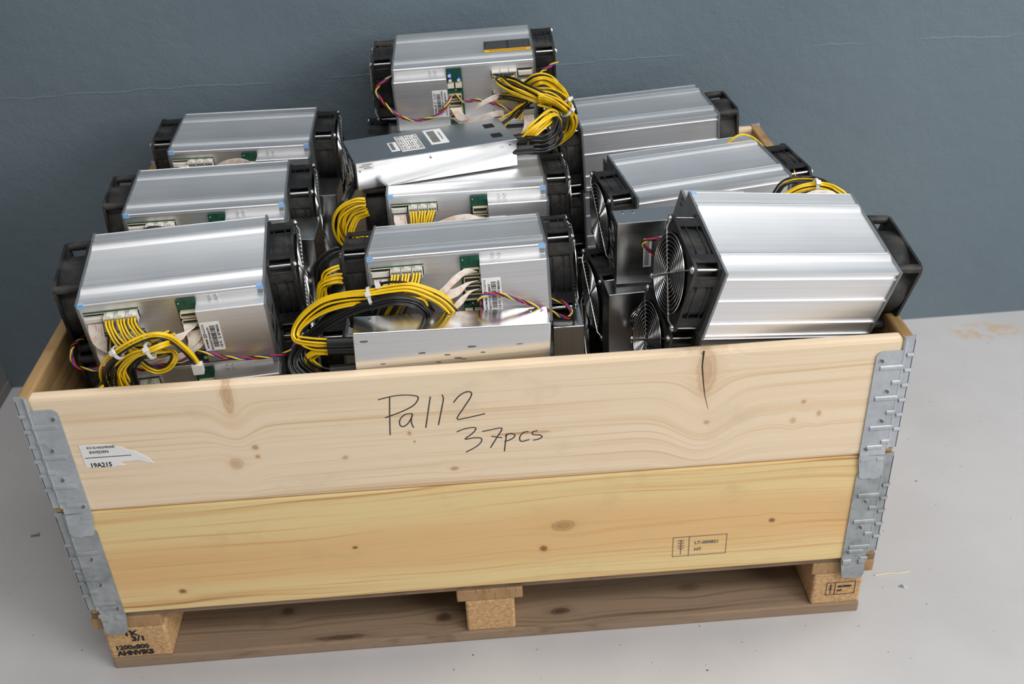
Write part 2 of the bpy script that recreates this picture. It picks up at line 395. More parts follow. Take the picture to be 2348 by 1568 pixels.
def stamp(x0, z0, x1, z1, y, l1, l2):
    mb = MB(); rect_lines(mb, x0, z0, x1, z1, y); w = (x1 - x0); h = z1 - z0; xs = x0 + w * .3
    mb.box((xs - .0005, y - .0003, z0), (xs + .0005, y, z1))
    xc = x0 + w * .15
    mb.box((xc - .0005, y - .0003, z0 + h * .1), (xc + .0005, y, z1 - h * .12))
    for k in range(4):
        for sd in (-1, 1):
            z = z0 + h * (.36 + .13 * k)
            mb.add([(xc, y - .0003, z), (xc + sd * w * .06, y - .0003, z + h * .07), (xc + sd * w * .06, y - .0003, z + h * .105), (xc, y - .0003, z + h * .035)], [(0, 1, 2, 3)])
    mb2 = merge([(text_mesh(l1, h * .21, 'ink', .0002, 1.05, bold=.0002), Matrix.Translation((xs + w * .1, y - .0001, z0 + h * .58)) @ FRONT), (text_mesh(l2, h * .21, 'ink', .0002, 1.05, bold=.0002), Matrix.Translation((xs + w * .1, y - .0001, z0 + h * .24)) @ FRONT)])
    mb.add(mb2.v, mb2.f); return mb
sub('lettering', stamp(.539, .0415, .585, .0675, .0006, 'SE-08884', 'HT').mesh('lettering', ['ink']), blocks[2, 0])

# ------------------------------------------------------------------ the two hinged crate frames
def hinge_mesh(corner, zt, zb, ztop_tongue, worn):
    """sheet steel wrap round one corner; corner = (sx, sy); built for the front left and mirrored"""
    mb = MB(); h = zt - zb
    def bump(x0, x1, z, r, y):
        n = 6
        prof = [(y - r * .55 * sin(pi * i / n), z + r * cos(pi * i / n)) for i in range(n + 1)]
        mb.prism_x(prof, x0, x1)
    y = -.0074; th = .0016
    # front leaf with a rounded upper corner and a tongue that laps the piece below
    top = zt - .0185 if not worn else zt - .0270
    prof = [(-.591, top)]
    for i in range(5):
        a = pi / 2 - i * pi / 8; prof.append((-.5625 + .010 * cos(a), top - .010 + .010 * sin(a)))
    prof += [(-.5515, zb + .004), (-.551, zb - .004), (-.555, zb - .030), (-.5560, zb - .037), (-.562, zb - .0405), (-.570, zb - .0395), (-.577, zb - .0425), (-.586, zb - .0405), (-.5905, zb - .034), (-.5885, zb)]
    if worn: mb.prism_y(prof, y - th, y)
    else:
        n_ = len(prof); mb.prism_y(prof[:6] + [(-.5515, zb + .004), (-.5886, zb)], y - th, y); mb.prism_y([(-.5515, zb + .004)] + prof[7:], y - th - .0018, y - .0018)
        mb.prism_x([(y - th - .0001, zb + .014), (y - th - .0019, zb + .003), (y, zb + .003), (y, zb + .014)], -.5886, -.5515)
    # strip on the side board's end, and the leaf along the side board
    mb.prism_y([(-.6045, zt + .003), (-.5895, zt + .001), (-.5915, zb + .012), (-.6045, zb + .012)], -.0062, -.0046)
    mb.box((-.6052, -.0062, zb + .012), (-.6036, .060, zt - .004))
    mb.tube([(-.5905, -.0068, zt + .001), (-.5905, -.0068, zb + .012)], .0028, 8)
    mb.box((-.6056, .01, zb - .028), (-.6042, .045, zb + .013))
    for k in range(3):
        z = zt - .046 - k * .0515
        if worn: z -= .028
        bump(-.5912, -.5600, z, .0042, y - th + .0002); bump(-.5912, -.5800, z - .0255, .0040, y - th + .0002)
    for k in range(6):
        z = zt - .028 - k * .0253 - (.03 if worn else 0)
        if z > zb + .02:
            mb.tube([(-.6045, -.0066, z), (-.5955, -.0070, z)], .0028, 8); mb.tube([(-.6056, -.005, z), (-.6056, .028, z)], .0026, 8)
    bump(-.5885, -.578, zb - .006, .006, y - th + .0005); bump(-.566, -.5535, zb - .006, .006, y - th + .0005)
    bump(-.582, -.560, zb + .016, .004, y - th)
    sx, sy = corner
    vs = []
    for x_, y_, z_ in mb.v:
        vs.append((x_ if sx < 0 else -x_, y_ if sy < 0 else .8 - y_, z_))
    mb.v = vs; return mb
def rivet_mesh(x, z, y=-.009):
    mb = MB(); mb.cyl((x, y, z), (x, y - .0010, z), .0040, 14); mb.cyl((x, y - .001, z), (x, y - .0022, z), .0026, 12, 1)
    return mb
def crate_frame(name, label, zb, zt, wmat, galv, worn):
    c = thing(name, label, 'crate', (0, .4, zb))
    fb = putw('front_board', MB().box((-.590, -.007, zb + .0006), (.590, .013, zt)).mesh('front_board', [wmat]), c, bevel=.006 if not worn else .002)
    putw('back_board', MB().box((-.590, .787, zb + .0006), (.590, .807, zt)).mesh('back_board', [wmat]), c, bevel=.006 if not worn else .002)
    for s in (-1, 1):
        putw('side_board', MB().box((min(s * .603, s * .585), -.0045, zb + .0006), (max(s * .603, s * .585), .8045, zt + .001)).mesh('side_board', ['w_side']), c, bevel=.003)
        for e in (-1, 1):
            hi = putw('corner_hinge', hinge_mesh((s, e), zt, zb, 0, worn).mesh('corner_hinge', [galv], 40), c)
            if e < 0:
                rv = ((.561, -.0335), (.5757, -.0855), (.5754, -.1365), (.5595, -.186)) if not worn else ((.5728, -.0855), (.572, -.1365), (.559, -.187))
                for rx, rz in rv:
                    sub('rivet', rivet_mesh(s * rx, zt + rz).mesh('rivet', ['chrome', 'gink'], 40), hi)
    return c, fb
low, fb_low = crate_frame('crate_frame', 'lower pine crate frame standing on the pallet, yellower wood with inspection stamp', .1262, .3279, 'w_low', 'galv2', True)
upp, fb_upp = crate_frame('crate_frame', 'upper pale crate frame with handwritten marks and torn paper label', .3285, .5281, 'w_top', 'galv', False)
sub('lettering', stamp(.2855, .158, .3675, .1967, -.0071, 'LT-000821', 'HT').mesh('lettering', ['gink']), fb_low)
# handwriting: pen strokes in room coordinates (x, z)
HW = [[(-.1289, .4877), (-.113, .4912), (-.0986, .4926), (-.082, .491), (-.0746, .4865), (-.082, .4745), (-.1, .465), (-.1225, .4570)],
      [(-.1129, .4908), (-.116, .46), (-.1187, .4272)],
      [(-.085, .4610), (-.095, .4600), (-.1025, .4521), (-.1035, .4435), (-.0995, .4400), (-.092, .4450), (-.0861, .4555), (-.085, .4600), (-.0875, .4470), (-.0853, .4367)],
      [(-.0582, .487), (-.0635, .461), (-.0687, .4352)], [(-.0422, .4886), (-.0410, .4811), (-.046, .459), (-.0510, .4383)],
      [(-.0277, .4745), (-.020, .484), (-.0107, .4901), (-.0030, .4895), (-.0035, .482), (-.0135, .4657), (-.0245, .4470), (-.012, .4470), (.0142, .4520)],
      [(-.0267, .4243), (-.016, .4285), (-.004, .4300), (.0002, .4275), (-.005, .4200), (-.0158, .4110), (-.004, .4120), (.0062, .4105), (.0062, .4040), (-.0015, .3961), (-.016, .3878)],
      [(.0088, .422), (.022, .424), (.0362, .4249), (.028, .409), (.0187, .3926)], [(.0209, .4125), (.0359, .4086)],
      [(.0425, .4150), (.040, .400), (.0379, .3845)], [(.0400, .4110), (.047, .4150), (.0538, .4117), (.050, .4060), (.0389, .4013)],
      [(.0729, .4163), (.066, .4150), (.0605, .4075), (.0622, .3999), (.0737, .402)], [(.0856, .4167), (.0790, .4150), (.0790, .4105), (.0890, .4085), (.0916, .4050), (.0860, .4015), (.0790, .4005)]]
mb = MB()
for stroke in HW: mb.tube([(p.x, -.0072, p.z) for p in catmull([(x, 0, z) for x, z in stroke], 6)], .0009, 6)
for i, v in enumerate(mb.v): mb.v[i] = (v[0], -.0072 + (v[1] + .0072) * .3, v[2])
sub('handwriting', mb.mesh('handwriting', ['pencil']), fb_upp)
# crack in the big knot
mb = MB(); ck = [(.3135, .530), (.3125, .505), (.316, .475), (.319, .455), (.3245, .433)]
mb.prism_y([(x - .0011 * (1 - i * .2), z) for i, (x, z) in enumerate(ck)] + [(x + .0011 * (1 - i * .18), z) for i, (x, z) in reversed(list(enumerate(ck)))], -.0072, -.0068)
sub('crack', mb.mesh('crack', ['dark']), fb_upp)
# torn paper label
edge = [(-.5400, .4470), (-.5200, .4475), (-.4986, .4450), (-.4930, .4415), (-.4845, .4400), (-.4765, .4335), (-.4675, .4310), (-.4600, .4245), (-.4520, .4175), (-.4470, .4085), (-.4560, .4110), (-.4680, .4160), (-.4800, .4145), (-.4865, .4155), (-.4920, .4115), (-.4850, .4090), (-.4980, .4080), (-.5050, .4065), (-.5150, .4085), (-.5270, .4070), (-.5390, .4100)]
lab = sub('torn_label', MB().prism_y(edge, -.0076, -.0070).mesh('torn_label', ['paper']), fb_upp)
tm = merge([(text_mesh('913 32 HOLMSUND', .0052, 'gink', .0002, .85), Matrix.Translation((-.5305, -.0078, .4400)) @ FRONT), (text_mesh('SWEDEN', .0062, 'gink', .0002, 1.05), Matrix.Translation((-.5288, -.0078, .4320)) @ FRONT),
            (text_mesh('19A215', .0105, 'ink', .0002, .9, bold=.0002), Matrix.Translation((-.5330, -.0078, .4085)) @ FRONT)])
tm.box((-.5365, -.0079, .4246), (-.4740, -.0077, .4256))
ink = put('label_lettering', tm.mesh('label_lettering', ['ink']), fb_upp)

# ------------------------------------------------------------------ boxed mining computers
L, W, H = .24464, .16919, .11907
FY, FZ = W / 2 + .0165, -H / 2
def ribs(y0, z0=0, sg=1):
    p = [(-.0062 + .0132 * k / 9, -.0017 + .0034 * sin(pi / 2 * k / 9)) for k in range(10)] + [ (.0073, .0003), (.0088, .0003), (.0091, .0016), (.0106, .0014), (.0109, 0), (.0121, 0), (.0124, -.0016)]
    return [(y0 + a, z0 + sg * c) for a, c in p]
def case_mesh(rear):
    top = [(.0012, -.0010)] + ribs(.0297) + ribs(.1337) + [(W - .001, -.0016), (W, -.0010)]
    back = [(W, -.0045), (W - .002, -.0050), (W - .002, -.0108), (W + .0004, -.0115), (W + .0004, -.0135), (W - .0015, -.0140), (W - .0015, -.0478), (W + .0008, -.0485), (W + .0008, -.0518), (W - .0015, -.0523),
            (W - .0015, -.0898), (W + .0008, -.0905), (W + .0008, -.0938), (W - .0015, -.0943), (W - .0015, -.1125), (W + .0004, -.1130), (W + .0004, -.1150), (W - .002, -.1155), (W - .002, -.1182), (W, -H)]
    bot = [(a, c) for a, c in ribs(.0297, -H, -1) + ribs(.1337, -H, -1)][::-1] + [(.0012, -H + .0008)]
    front = [(0, -H), (-.0012, -H + .001), (-.0012, -H + .0026), (.0002, -H + .0029), (.0002, -H + .0042), (-.0012, -H + .0045), (-.0012, -H + .0062), (0, -H + .0066),
             (0, -.0066), (-.0012, -.0062), (-.0012, -.0045), (.0002, -.0042), (.0002, -.0029), (-.0012, -.0026), (-.0012, -.0010), (0, 0)]
    if rear:  # the same extrusion the other way round: ribs and plain side swap ends
        top = [(.0002, -.0002)] + [(W - a, c) for a, c in (ribs(.0297) + ribs(.1337))[::-1]] + [(W - .0012, -.0010), (W - .0002, -.0002)]
        bot = [(W - a, c) for a, c in ribs(.0297, -H, -1) + ribs(.1337, -H, -1)] + [(.0012, -H + .0008)]
    mb = MB().prism_x(top + back + bot + front, -L / 2, L / 2, caps=False)
    return mb.mesh('case', ['alu'], 28)
ME = {}
ME['case'] = case_mesh(False); ME['case_rear'] = case_mesh(True)
mb = MB()
for k in range(13):
    y = .012 + k * .0125; mb.box((-L / 2 + .004, y - .0012, -H + .004), (L / 2 - .004, y + .0012, -.004))
mb.box((-L / 2 + .02, .003, -H + .003), (L / 2 - .02, W - .003, -.003))
ME['sink'] = mb.mesh('heat_sink', ['sink'])
def rect_out(y0, y1, z0, z1, cy, cz):
    def f(a):
        c, s_ = cos(a), sin(a); r = 9
        if c > 1e-9: r = min(r, (y1 - cy) / c)
        if c < -1e-9: r = min(r, (y0 - cy) / c)
        if s_ > 1e-9: r = min(r, (z1 - cz) / s_)
        if s_ < -1e-9: r = min(r, (z0 - cz) / s_)
        return r
    return f
def holed_rect(mb, y0, y1, z0, z1, cy, cz, rin, x0, x1, mi=0, n=64, rad=0):
    """rectangular plate with round hole, its corners met exactly"""
    f = rect_out(y0, y1, z0, z1, cy, cz)
    angs = sorted(set([2 * pi * i / n for i in range(n)] + [math.atan2(zz - cz, yy - cy) % (2 * pi) for yy in (y0, y1) for zz in (z0, z1)]))
    vs = []
    for a in angs:
        c, q = cos(a), sin(a); ro = f(a)
        if rad: ro = min(ro, math.hypot(y1 - cy, z1 - cz) - rad)
        vs += [(x0, cy + c * rin, cz + q * rin), (x0, cy + c * ro, cz + q * ro), (x1, cy + c * ro, cz + q * ro), (x1, cy + c * rin, cz + q * rin)]
    fs = []; k = len(angs)
    for i in range(k):
        a = 4 * i; b_ = 4 * ((i + 1) % k)
        for j in range(4): fs.append((a + j, a + (j + 1) % 4, b_ + (j + 1) % 4, b_ + j))
    mb.add(vs, fs, mi)
mb = MB(); holed_rect(mb, -.0005, W + .0012, -H - .0002, .0006, FY, FZ, .056, -.0034, 0)
ME['plate'] = mb.mesh('end_plate', ['plate'])
mb = MB(); holed_rect(mb, -.0005, W + .0012, -H - .0002, .0006, FY, FZ, .056, 0, .0034); mb.box((0, -.0248, -H + .0148), (.0034, -.0005, -.0148))
mb.box((.0033, -.012, -.098), (.0038, .030, -.084), 1); mb.box((.0033, -.016, -.072), (.0038, -.002, -.060), 1)
mb.box((.0033, .010, -.060), (.0038, .026, -.052), 1); mb.box((.0033, -.014, -.030), (.0037, -.006, -.028), 1); mb.box((.0033, -.014, -.022), (.0037, -.008, -.020), 1)
ME['plate_io'] = mb.mesh('end_plate', ['plate', 'dark'])
ME['led_r'] = MB().cyl((.0034, -.010, -.042), (.0046, -.010, -.042), .0016, 10).mesh('indicator_light', ['ledr'])
ME['led_g'] = MB().cyl((.0034, -.006, -.047), (.0046, -.006, -.047), .0016, 10).mesh('indicator_light', ['ledg'])
# fans: axis along x, hub centre at the origin, x = 0 against the case
def fan_frame(kind):
    mb = MB(); h = .0590
    for x0, x1 in ((0, .0042), (.0338, .038)): holed_rect(mb, -h, h, -h, h, 0, 0, .0562, x0, x1, rad=.004)
    if kind == 'A':
        mb.holed(.0556, lambda a: min(.0600, .0570 / max(abs(cos(a)), abs(sin(a)))), .004, .034, 0, 0, 64)
        for s in (-1, 1):      # walls between the flanges leave a window in the middle of each side
            lo, hi = min(s * .0565, s * .0586), max(s * .0565, s * .0586)
            for k in (-1, 1):
                a, c = min(k * .0285, k * .0440), max(k * .0285, k * .0440)
                mb.box((.004, lo, a), (.034, hi, c)); mb.box((.004, a, lo), (.034, c, hi))
            for x in (.010, .0255): mb.box((x - .0007, lo, -.03), (x + .0007, hi - .0006 if s > 0 else hi, .03)); mb.box((x - .0007, -.03, lo), (x + .0007, .03, hi - .0006 if s > 0 else hi))
    else:
        mb.holed(.0556, lambda a: .0580, .004, .034, 0, 0, 64)
    for a in (-1, 1):
        for c in (-1, 1):
            if kind == 'B': mb.cyl((.003, a * .0522, c * .0522), (.035, a * .0522, c * .0522), .0062, 14)
            else:
                mb.box((.004, a * .0585 - .0008, c * .0440 - .0008), (.034, a * .0585 + .0008, c * .0440 + .0008))
                mb.box((.004, a * .0440 - .0008, c * .0585 - .0008), (.034, a * .0440 + .0008, c * .0585 + .0008))
    for k in range(3):  # motor struts
        a = 2 * pi * k / 3 + .5
        mb.tube([(.004, .022 * cos(a), .022 * sin(a)), (.004, .057 * cos(a), .057 * sin(a))], .0022, 6)
    return mb.mesh('fan', ['fan'], 35)
ME['fanA'] = fan_frame('A'); ME['fanB'] = fan_frame('B')
mb = MB(); mb.cyl((.006, 0, 0), (.033, 0, 0), .0265, 28)
for k in range(7):
    a0 = 2 * pi * k / 7; vs = []
    for i in range(5):
        r = .025 + i * .0072; tw = .62 - i * .04
        for sgn in (-1, 1):
            a = a0 + i * .10 + sgn * .013 / r * cos(tw) * 1.3
            x = .0195 + sgn * .0125 * sin(tw) * 1.2
            for t2 in (-.0006, .0006): vs.append((x + t2, r * cos(a), r * sin(a)))
    fs = []
    for i in range(4):
        o = 4 * i
        fs += [(o, o + 2, o + 6, o + 4), (o + 1, o + 5, o + 7, o + 3), (o, o + 4, o + 5, o + 1), (o + 2, o + 3, o + 7, o + 6)]
    fs += [(0, 1, 3, 2), (16, 18, 19, 17)]
    mb.add(vs, fs)
ME['rotor'] = mb.mesh('rotor', ['rotor'], 40)
mb = MB(); mb.cyl((.003, 0, 0), (.0385, 0, 0), .0019, 10); mb.cyl((.0380, 0, 0), (.0392, 0, 0), .0046, 14); mb.cyl((.0392, 0, 0), (.0408, 0, 0), .0036, 12, 0, .0034, True)
ME['screw'] = mb.mesh('screw', ['chrome'], 40)
mb = MB()
for k in range(9):
    r = .0092 + k * .00575
    mb.tube([(.0428, r * cos(2 * pi * i / 48), r * sin(2 * pi * i / 48)) for i in range(48)], .00072, 5, closed=True)
for s in (-1, 1):
    d = [(.0398, .0522), (.0400, .0490), (.0438, .0445), (.0440, .02), (.0440, 0)]
    pts = [(x, q, q * s) for x, q in d] + [(x, -q, -q * s) for x, q in d[::-1][1:]]
    mb.tube(pts, .0010, 6)
    for q in (-1, 1): mb.tube([(.0398, q * .0522 + .0045 * cos(a), q * s * .0522 + .0045 * sin(a)) for a in [2 * pi * i / 14 for i in range(14)]], .0009, 5, closed=True)
ME['guard'] = mb.mesh('finger_guard', ['chrome'], 50)
# controller side
mb = MB().prism_x([(.0002, -.0030), (-.0014, -.0030), (-.0014, -.0135), (-.0230, -.0142), (-.0243, -.0155), (-.0243, -H + .0155), (-.0230, -H + .0142), (-.0014, -H + .0135), (-.0014, -H + .0030), (.0002, -H + .0030)], .0312, .1224)
mb.box((.1145, -.0017, -.0128), (.1216, -.0012, -.0035), 1)
ME['cover'] = mb.mesh('controller_cover', ['cover', 'plate'], 20)
ME['cscrew'] = MB().cyl((0, 0, 0), (0, -.0012, 0), .0027, 12).mesh('screw', ['chrome'])
def board_edge(z):
    mb = MB(); mb.box((-.1190, -.0012, z - .0008), (-.0468, .0004, z + .0008)); mb.box((-.1190, -.0006, z - .0150), (-.0468, .0003, z - .0008), 1)
    mb.box((-.1190, -.0011, z - .0022), (-.0468, .0003, z - .0009), 2)
    return mb.mesh('circuit_board', ['pcb', 'dark', 'cream'])
BZ = (-.0150, -.0520, -.0890)
for i, z in enumerate(BZ): ME['hb%d' % i] = board_edge(z)
mb = MB(); mb.box((-.0070, -.0125, -.0063), (.0070, .0005, .0063)); mb.box((-.0028, -.0118, .0063), (.0028, -.001, .0083))
for i in range(3):
    for j in range(2): mb.box((-.0054 + i * .0042, -.0128, -.0050 + j * .0052), (-.0020 + i * .0042, -.0124, -.0012 + j * .0052), 1)
ME['pcon'] = mb.mesh('power_connector', ['nylon', 'gink'])
mb = MB(); mb.box((-.0108, -.0080, -.0030), (.0108, .0005, .0030)); mb.box((-.0122, -.0055, -.0036), (-.0106, .0005, .0036)); mb.box((.0106, -.0055, -.0036), (.0122, .0005, .0036))
ME['dcon'] = mb.mesh('data_connector', ['nylon'])
mb = MB(); mb.box((.0042, -.0050, -.1150), (.0312, -.0034, -.0072)); mb.box((.0060, -.0052, -.090), (.0300, -.0034, -.080), 1)
mb.box((.0080, -.0056, -.0775), (.0130, -.0050, -.0735), 1); mb.box((.0160, -.0056, -.0765), (.0180, -.0050, -.0745), 2); mb.box((.0070, -.0060, -.0130), (.0085, -.0050, -.0115), 2)
ME['ctl'] = mb.mesh('control_board', ['pcb', 'dark', 'cream'])
mb = MB(); mb.box((-.0115, -.0075, -.0042), (.0115, 0, -.0034)); mb.box((-.0115, -.0075, .0034), (.0115, 0, .0042)); mb.box((-.0115, -.0075, -.0042), (-.0105, 0, .0042)); mb.box((.0105, -.0075, -.0042), (.0115, 0, .0042)); mb.box((-.0106, -.001, -.0036), (.0106, 0, .0036), 1)
for i in range(9):
    for j in range(2): mb.box((-.0092 + i * .0022, -.006, -.0018 + j * .0028), (-.0086 + i * .0022, 0, -.0012 + j * .0028), 1)
ME['hdr'] = mb.mesh('ribbon_header', ['cream', 'gink'])
mb = MB(); mb.box((-.0055, -.0085, -.0038), (.0055, 0, .0038)); mb.box((-.0045, -.0088, -.0028), (.0045, -.0084, .0012), 1)
ME['fcon'] = mb.mesh('fan_connector', ['cream', 'nylon'])
mb = MB(); mb.cyl((0, 0, 0), (0, -.008, 0), .0031, 14, 0); mb.cyl((0, -.0078, 0), (0, -.0084, 0), .0029, 14, 1)
ME['capac'] = mb.mesh('capacitor', ['cap', 'nylon'], 40)
mb = MB(); mb.box((-.0045, -.0018, -.0058), (.0045, .0002, .0003)); mb.box((-.0045, -.0018, -.0002), (.0045, .0036, .0006))
ME['seal'] = mb.mesh('seal_sticker', ['seal'])
# serial label: reads upwards along the cover
ME['slabel'] = MB().box((.0318, -.0248, -.0845), (.0578, -.0242, -.0352)).mesh('serial_label', ['paper'])
def upward(me, x, z): return (me, Matrix.Translation((x, -.0250, z)) @ FRONT @ Matrix.Rotation(pi / 2, 4, 'Z'))
def serial_text(sn):
    mb = merge([upward(text_mesh('ANTMINER', .0036, 'ink', .0001, .95, bold=.0001), .0372, -.0800), upward(text_mesh('D3', .0058, 'ink', .0001, 1, bold=.0002), .0376, -.0612), upward(text_mesh('S/model:19.3G', .0030, 'ink', .0001, .9), .0368, -.0530),
                upward(text_mesh('SN:' + sn, .0037, 'ink', .0001, .98, bold=.0001), .0425, -.0830), upward(text_mesh('CE FC', .0046, 'ink', .0001, 1, bold=.0001), .0558, -.0800), upward(text_mesh('BITMAIN', .0050, 'ink', .0001, 1, bold=.0001), .0560, -.0590)])
    mb.tube([(.0543 + .0017 * cos(a), -.0250, -.0628 + .0017 * sin(a)) for a in [2 * pi * i / 10 for i in range(10)]], .0004, 4, closed=True)
    mb.box((.0340, -.0251, -.0560), (.0342, -.0249, -.0375))
    return mb.mesh('lettering', ['ink'])
ME['stext1'] = serial_text('HQDZ710AGAJAI1791'); ME['stext4'] = serial_text('BYDT71 0AGAJBJ6015')
rng = random.Random(9); mb = MB(); z = -.0785
while z < -.0415:
    w = rng.choice((.0004, .0007, .0011)); mb.box((.0440, -.0251, z), (.0510, -.0249, z + w)); z += w + rng.choice((.0005, .0008))
ME['sbar'] = mb.mesh('barcode', ['ink'])

def ribbon_mesh(st, n=18, r=.0007):
    """flat cable: stations (centre, width vector)"""
    C = catmull([s[0] for s in st], 7); V = catmull([s[1] for s in st], 7); mb = MB()
    for k in range(n):
        a = (k + .5) / n - .5
        mb.tube([c + v * a for c, v in zip(C, V)], r, 5, 0 if k % 3 else 1)
    return mb.mesh('ribbon_cable', ['wht', 'pch'], 60)
RB = {
 'M1': [[((-.1065, -.006, -.030), (.0195, 0, 0)), ((-.1050, -.018, -.046), (.0190, 0, -.001)), ((-.0990, -.024, -.064), (.013, 0, -.008)), ((-.080, -.026, -.073), (.004, -.004, .009)), ((-.055, -.030, -.064), (-.002, -.004, .011)), ((-.028, -.032, -.053), (0, -.004, .013)), ((0, -.030, -.051), (0, -.003, .014)), ((.0145, -.023, -.049), (.012, 0, .010)), ((.0185, -.013, -.0425), (.021, 0, 0))],
        [((-.1065, -.006, -.067), (.0195, 0, 0)), ((-.1045, -.018, -.082), (.019, 0, 0)), ((-.100, -.024, -.098), (.014, 0, -.006)), ((-.085, -.026, -.104), (.002, -.004, .009)), ((-.04, -.026, -.095), (0, -.003, .013)), ((0, -.024, -.088), (.004, 0, .014)), ((.018, -.020, -.068), (.018, 0, .006)), ((.0190, -.013, -.0545), (.021, 0, 0))],
        [((-.06, -.014, -.100), (0, -.002, .012)), ((-.02, -.017, -.101), (0, -.002, .013)), ((.004, -.019, -.096), (.006, 0, .012)), ((.0190, -.020, -.080), (.018, 0, .006)), ((.0200, -.013, -.0665), (.021, 0, 0))]],
 'M4': [[((.0185, -.013, -.030), (.018, -.004, .004)), ((.008, -.024, -.026), (.008, 0, .012)), ((-.006, -.030, -.033), (.003, -.002, .014)), ((-.024, -.032, -.048), (.004, -.002, .014)), ((-.045, -.030, -.062), (.004, -.002, .014)), ((-.070, -.024, -.064), (0, -.002, .012)), ((-.092, -.020, -.056), (.006, 0, .012)), ((-.1045, -.015, -.042), (.016, 0, .004)), ((-.1065, -.006, -.030), (.0195, 0, 0))],
        [((.0185, -.013, -.042), (.018, -.004, .003)), ((.008, -.022, -.046), (.007, 0, .012)), ((-.008, -.025, -.053), (.002, -.002, .014)), ((-.030, -.024, -.057), (.002, -.002, .015)), ((-.060, -.022, -.072), (.002, -.002, .014))],
        [((.0190, -.013, -.054), (.018, -.004, .003)), ((.010, -.023, -.059), (.008, 0, .013)), ((-.005, -.027, -.070), (.005, -.002, .016)), ((-.018, -.026, -.086), (.005, -.002, .017)), ((-.030, -.024, -.105), (.004, -.002, .017))]],
 'M5': [[((.0185, -.010, -.040), (.019, 0, -.003)), ((.002, -.018, -.037), (.006, -.003, -.010)), ((-.025, -.022, -.040), (.002, -.003, -.015)), ((-.050, -.022, -.049), (0, -.003, -.016)), ((-.075, -.020, -.060), (.002, -.003, -.014))],
        [((-.1065, -.006, -.030), (.0195, 0, 0)), ((-.1045, -.016, -.044), (.0190, 0, -.001)), ((-.095, -.022, -.062), (.012, 0, -.008)), ((-.078, -.022, -.072), (.004, -.004, .009))]],
 'M3': [[((.020, -.010, -.040), (.018, 0, 0)), ((.016, -.026, -.020), (.014, 0, .006)), ((.002, -.034, -.010), (.008, 0, .011)), ((-.022, -.036, -.014), (.002, 0, .014)), ((-.048, -.034, -.030), (.002, 0, .015)), ((-.07, -.030, -.048), (.004, 0, .014))],
        [((-.1065, -.006, -.030), (.016, 0, 0)), ((-.096, -.018, -.022), (.014, 0, .004)), ((-.088, -.024, -.034), (.012, 0, .002)), ((-.084, -.022, -.055), (.014, 0, 0))]],
}
_m6 = lambda P: [((-a[0], a[1], -H - a[2]), (-w[0], w[1], -w[2])) for a, w in P]     # given as seen, stored turned over
RB['M6'] = [_m6([((.0985 + .010, -.006, -.033), (.0190, 0, 0)), ((.104, -.016, -.046), (.018, 0, 0)), ((.098, -.018, -.062), (.016, 0, -.003))]),
            _m6([((.062, -.014, -.056), (0, -.004, .012)), ((.044, -.030, -.055), (.002, -.003, .011)), ((.020, -.036, -.064), (.004, -.003, .010)), ((.004, -.032, -.084), (.008, 0, .010)), ((-.012, -.026, -.086), (.012, 0, .008)), ((-.020, -.013, -.074), (.020, 0, 0))]),
            _m6([((.064, -.014, -.090), (0, -.004, .012)), ((.044, -.028, -.085), (.002, -.003, .011)), ((.018, -.030, -.090), (.004, -.003, .010)), ((-.004, -.026, -.098), (.008, 0, .010)), ((-.019, -.013, -.092), (.020, 0, 0))]),
            _m6([((.108, -.008, -.100), (.019, 0, 0)), ((.108, -.018, -.112), (.018, 0, 0)), ((.102, -.026, -.128), (.016, 0, -.006))])]

def twisted_mesh(ctrl, r=.00115, pitch=.040, loose=1.0):
    P = catmull(ctrl, 10); mb = MB(); d = [0]
    for i in range(1, len(P)): d.append(d[-1] + (P[i] - P[i - 1]).length)
    for k, mi in ((0, 0), (1, 1), (2, 2), (3, 3)):
        pts = []; prev = None
        for i, p in enumerate(P):
            t = (P[min(i + 1, len(P) - 1)] - P[max(i - 1, 0)]).normalized()
            u = t.orthogonal().normalized() if prev is None else (prev - t * prev.dot(t)).normalized(); prev = u; w = t.cross(u)
            a = 2 * pi * (d[i] / pitch + k / 4)
            pts.append(p + (u * cos(a) + w * sin(a)) * r * 1.42 * loose)
        mb.tube(pts, r, 6, mi)
    return mb.mesh('fan_cable', ['yel', 'blk', 'red', 'blu'], 60)

